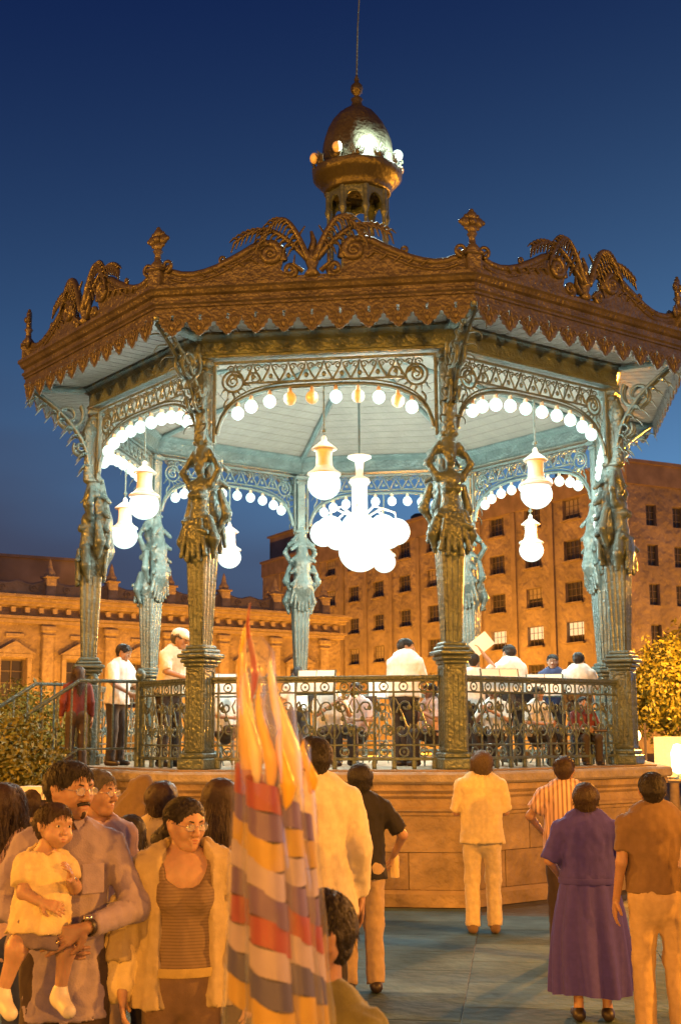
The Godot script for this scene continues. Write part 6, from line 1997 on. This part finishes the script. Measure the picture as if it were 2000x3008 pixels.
func trumpet(p: Vector3, bas: Basis, label: String) -> void:
	var o := thing("trumpet", label, "trumpet", p)
	o.basis = bas
	var g := Geo.new()
	g.tube([Vector3(0, 0, 0.0), Vector3(0, 0, 0.36)], 0.008, 0.010, 8)
	var rows := []
	for i in 9:
		var w := i / 8.0
		var ring := []
		for k in 16:
			var r := 0.010 + 0.052 * pow(w, 3.0)
			ring.append(Vector3(cos(TAU * k / 16) * r, sin(TAU * k / 16) * r, 0.36 + 0.14 * w))
		rows.append(ring)
	g.sheet(rows, true)
	part("bell", g.mesh(), M.gold, o)
	g = Geo.new(); g.tube([Vector3(0, 0, 0.1), Vector3(0, -0.01, 0.34), Vector3(0, -0.05, 0.37), Vector3(0, -0.09, 0.34), Vector3(0, -0.09, 0.12), Vector3(0, -0.05, 0.08), Vector3(0, -0.01, 0.1)], 0.008, 0.008, 8)
	part("tubing", g.mesh(), M.gold, o)
	for i in 3:
		g = Geo.new(); g.tube([Vector3(0.012, -0.10, 0.19 + i * 0.028), Vector3(0.012, 0.03, 0.19 + i * 0.028)], 0.010, 0.010, 8); part("valve", g.mesh(), M.gold, o)

func build_band() -> void:
	var F0 := FLOOR
	person("woman with long hair and dark red top at the head of the bandstand stairs", spot(222, 15.75, 1.335), 195, {
		"h": tall(235, 1955, 15.75, 1.335), "woman": true, "hair": ["long", "hair_brown"], "head": [20, 0], "face": false,
		"top": {"mat": "c_red", "sleeve": 2, "hem": 0.9, "loose": 0.02}, "bottom": {"mat": "c_darkbrown"}})
	person("man in white shirt with bowed head beside the woman in dark red", spot(338, 16.3, F0), 62, {
		"h": tall(345, 1900, 16.3, F0) * 1.03, "hair": ["short", "hair_black"], "head": [12, 22], "lean": 9.0, "wide": 1.12,
		"top": {"mat": "c_white", "sleeve": 1, "slen": 0.95, "hem": 0.86, "loose": 0.035, "flare": 1.4}, "bottom": {"mat": "c_charcoal"},
		"arms": [[Vector3(0.25, 1.12, 0.14), Vector3(0.12, 1.02, 0.30)], [Vector3(-0.25, 1.12, 0.14), Vector3(-0.10, 1.0, 0.30)]]})
	var cap := person("man in white cap and cream shirt leaning by the front left column", spot(492, 15.55, F0), 52, {
		"h": tall(510, 1868, 15.55, F0) * 1.06, "hair": ["short", "hair_grey"], "head": [20, 12], "lean": 16.0, "wide": 1.2, "belly": 0.12,
		"top": {"mat": "c_cream", "sleeve": 1, "slen": 0.95, "hem": 0.9, "loose": 0.03}, "bottom": {"mat": "c_charcoal"},
		"arms": [[Vector3(0.25, 1.15, 0.22), Vector3(0.12, 1.07, 0.42)], [Vector3(-0.25, 1.15, 0.22), Vector3(-0.12, 1.07, 0.42)]]})
	var hx: Transform3D = cap.get_meta("hx")
	var cb := blob(0.008, 0.0, Vector3.ONE, hx)
	cb.add(Vector3(0, 0.055, -0.04), Vector3(0, 0.06, 0.02), 0.09, 0.085, 0.02); cb.add(Vector3(-0.04, 0.045, 0.11), Vector3(0.04, 0.045, 0.11), 0.03, 0.03, 0.02); cb.add(Vector3(0, 0.045, 0.06), Vector3(0, 0.04, 0.14), 0.06, 0.035, 0.02)
	cb.add(Vector3(0, -0.17, 0), Vector3(0, -0.17, 0.05), 0.20, 0.20, 0.006, 1.0, 2)
	blob_part("cap", [cb], M.c_white, cap)
	# musicians: pixel, top pixel, depth, yaw, hair, shirt, sit, label
	var pl := [
		[1185, 1876, 15.6, 145, "hair_black", "c_white", false, "heavy man in white shirt with his back turned behind the front railing"],
		[1505, 1896, 17.0, 205, "hair_black", "c_white", false, "man in white shirt seen from behind beneath the lit windows"],
		[1626, 1926, 17.3, -12, "hair_black", "c_navy", false, "person in navy shirt facing out between two white-shirted musicians"],
		[1702, 1920, 16.5, 158, "hair_black", "c_white", false, "man in white shirt with back turned near the right corner column"],
		[872, 1958, 18.6, 185, "hair_black", "c_white", false, "dark-haired musician in white by the back centre column"],
		[965, 1985, 15.9, 30, "hair_black", "c_white", true, "seated musician in white playing a trumpet behind the front railing"],
		[1045, 2005, 16.6, -25, "hair_brown", "c_pink", true, "seated musician in pinkish shirt next to the trumpet player"],
		[790, 1975, 18.9, 120, "hair_brown", "c_charcoal", false, "musician in dark shirt behind the toy bundle"],
		[660, 1985, 16.6, 60, "hair_black", "c_white", true, "seated musician in white just right of the front left column"],
		[1265, 2010, 15.7, -60, "hair_black", "c_pink", true, "seated musician in pinkish shirt left of the front right column"],
		[1575, 2020, 15.6, 40, "hair_brown", "c_white", true, "seated musician in white low behind the right railing"],
		[1450, 2015, 15.5, -30, "hair_black", "c_white", true, "seated musician in white just right of the front right column"],
		[1710, 2050, 15.7, 10, "hair_black", "c_red", true, "seated musician in dark red low behind the right railing"]]
	for i in pl.size():
		var m: Array = pl[i]
		var p := spot(m[0], m[2], F0)
		var hh: float = tall(m[0], m[1], m[2], F0)
		if m[6]: hh = hh * 1.7 / 1.25
		var arms := [[], []]
		if i == 0: arms = [[Vector3(0.26, 1.14, 0.10), Vector3(0.10, 1.08, 0.30)], [Vector3(-0.26, 1.14, 0.10), Vector3(-0.08, 1.10, 0.31)]]
		elif i % 2 == 1: arms = [[Vector3(0.27, 1.15, 0.10), Vector3(0.06, 1.30, 0.30)], [Vector3(-0.27, 1.15, 0.10), Vector3(-0.05, 1.32, 0.26)]]
		else: arms = [[Vector3(0.26, 1.13, 0.05), Vector3(0.09, 1.12, 0.27)], [Vector3(-0.26, 1.13, 0.05), Vector3(-0.09, 1.10, 0.28)]]
		person(m[7], p, m[3], {"h": hh, "hair": ["short", m[4]], "sit": m[6], "wide": 1.4 if i == 0 else (1.28 if i in [1, 3] else 1.12), "lean": 6.0 if i in [0, 1] else 2.0, "head": [-58, 4] if i == 0 else [0, 4],
			"top": {"mat": m[5], "sleeve": 1, "slen": 0.95, "hem": 0.9, "loose": 0.03, "collar": true}, "bottom": {"mat": "c_charcoal"}, "arms": arms})
		if m[6]: chair(p, m[3], m[7])
		if i == 5:
			var b := Basis(Vector3.UP, deg_to_rad(30)) * Basis(Vector3.RIGHT, 0.1)
			trumpet(p + Basis(Vector3.UP, deg_to_rad(30)) * (Vector3(0.0, 1.05, 0.13) * hh / 1.7), b, "brass trumpet held up by the seated musician in white")
	# the one who lifts an arm with a sheet
	person("musician in white beside the front right column lifting an arm with a paper", spot(1392, 16.1, F0), 170, {
		"h": tall(1375, 1922, 16.1, F0), "hair": ["short", "hair_black"], "face": false,
		"top": {"mat": "c_white", "sleeve": 1, "slen": 0.95, "hem": 0.9, "loose": 0.03}, "bottom": {"mat": "c_charcoal"},
		"arms": [[], [Vector3(-0.30, 1.50, 0.05), Vector3(-0.13, 1.73, 0.08)]]})
	var sh := thing("paper_sheet", "white sheet of paper in the lifted hand of a musician", "paper", at(1412, 1893, 16.12))
	var g := Geo.new(); g.box(Vector3.ZERO, Vector3(0.2, 0.27, 0.003), Basis(Vector3(0, 0, 1), -0.9) * Basis(Vector3.RIGHT, 0.3))
	part("sheet", g.mesh(), M.paper, sh)
	music_stand(spot(640, 15.9, F0), 20, "music stand with white sheets beside the front left column")
	music_stand(spot(925, 15.1, F0), -15, "music stand with white sheets before the trumpet player")
	music_stand(spot(1470, 14.95, F0), 12, "music stand with white sheets right of the front right column")
	music_stand(spot(1600, 16.4, F0), -10, "music stand with white sheets between two white-shirted musicians")
	music_stand(spot(1130, 16.9, F0), 5, "music stand with white sheets before the heavy man")

func _ready() -> void:
	noise.seed = 3; noise.frequency = 1.0; noise.fractal_octaves = 2
	set_camera()
	set_sky()
	materials()
	place_lamps()
	build_ground()
	build_bandstand()
	build_palace()
	build_block()
	build_plants()
	build_stall()
	build_bundle()
	build_crowd()
	build_band()
	finish_jobs()
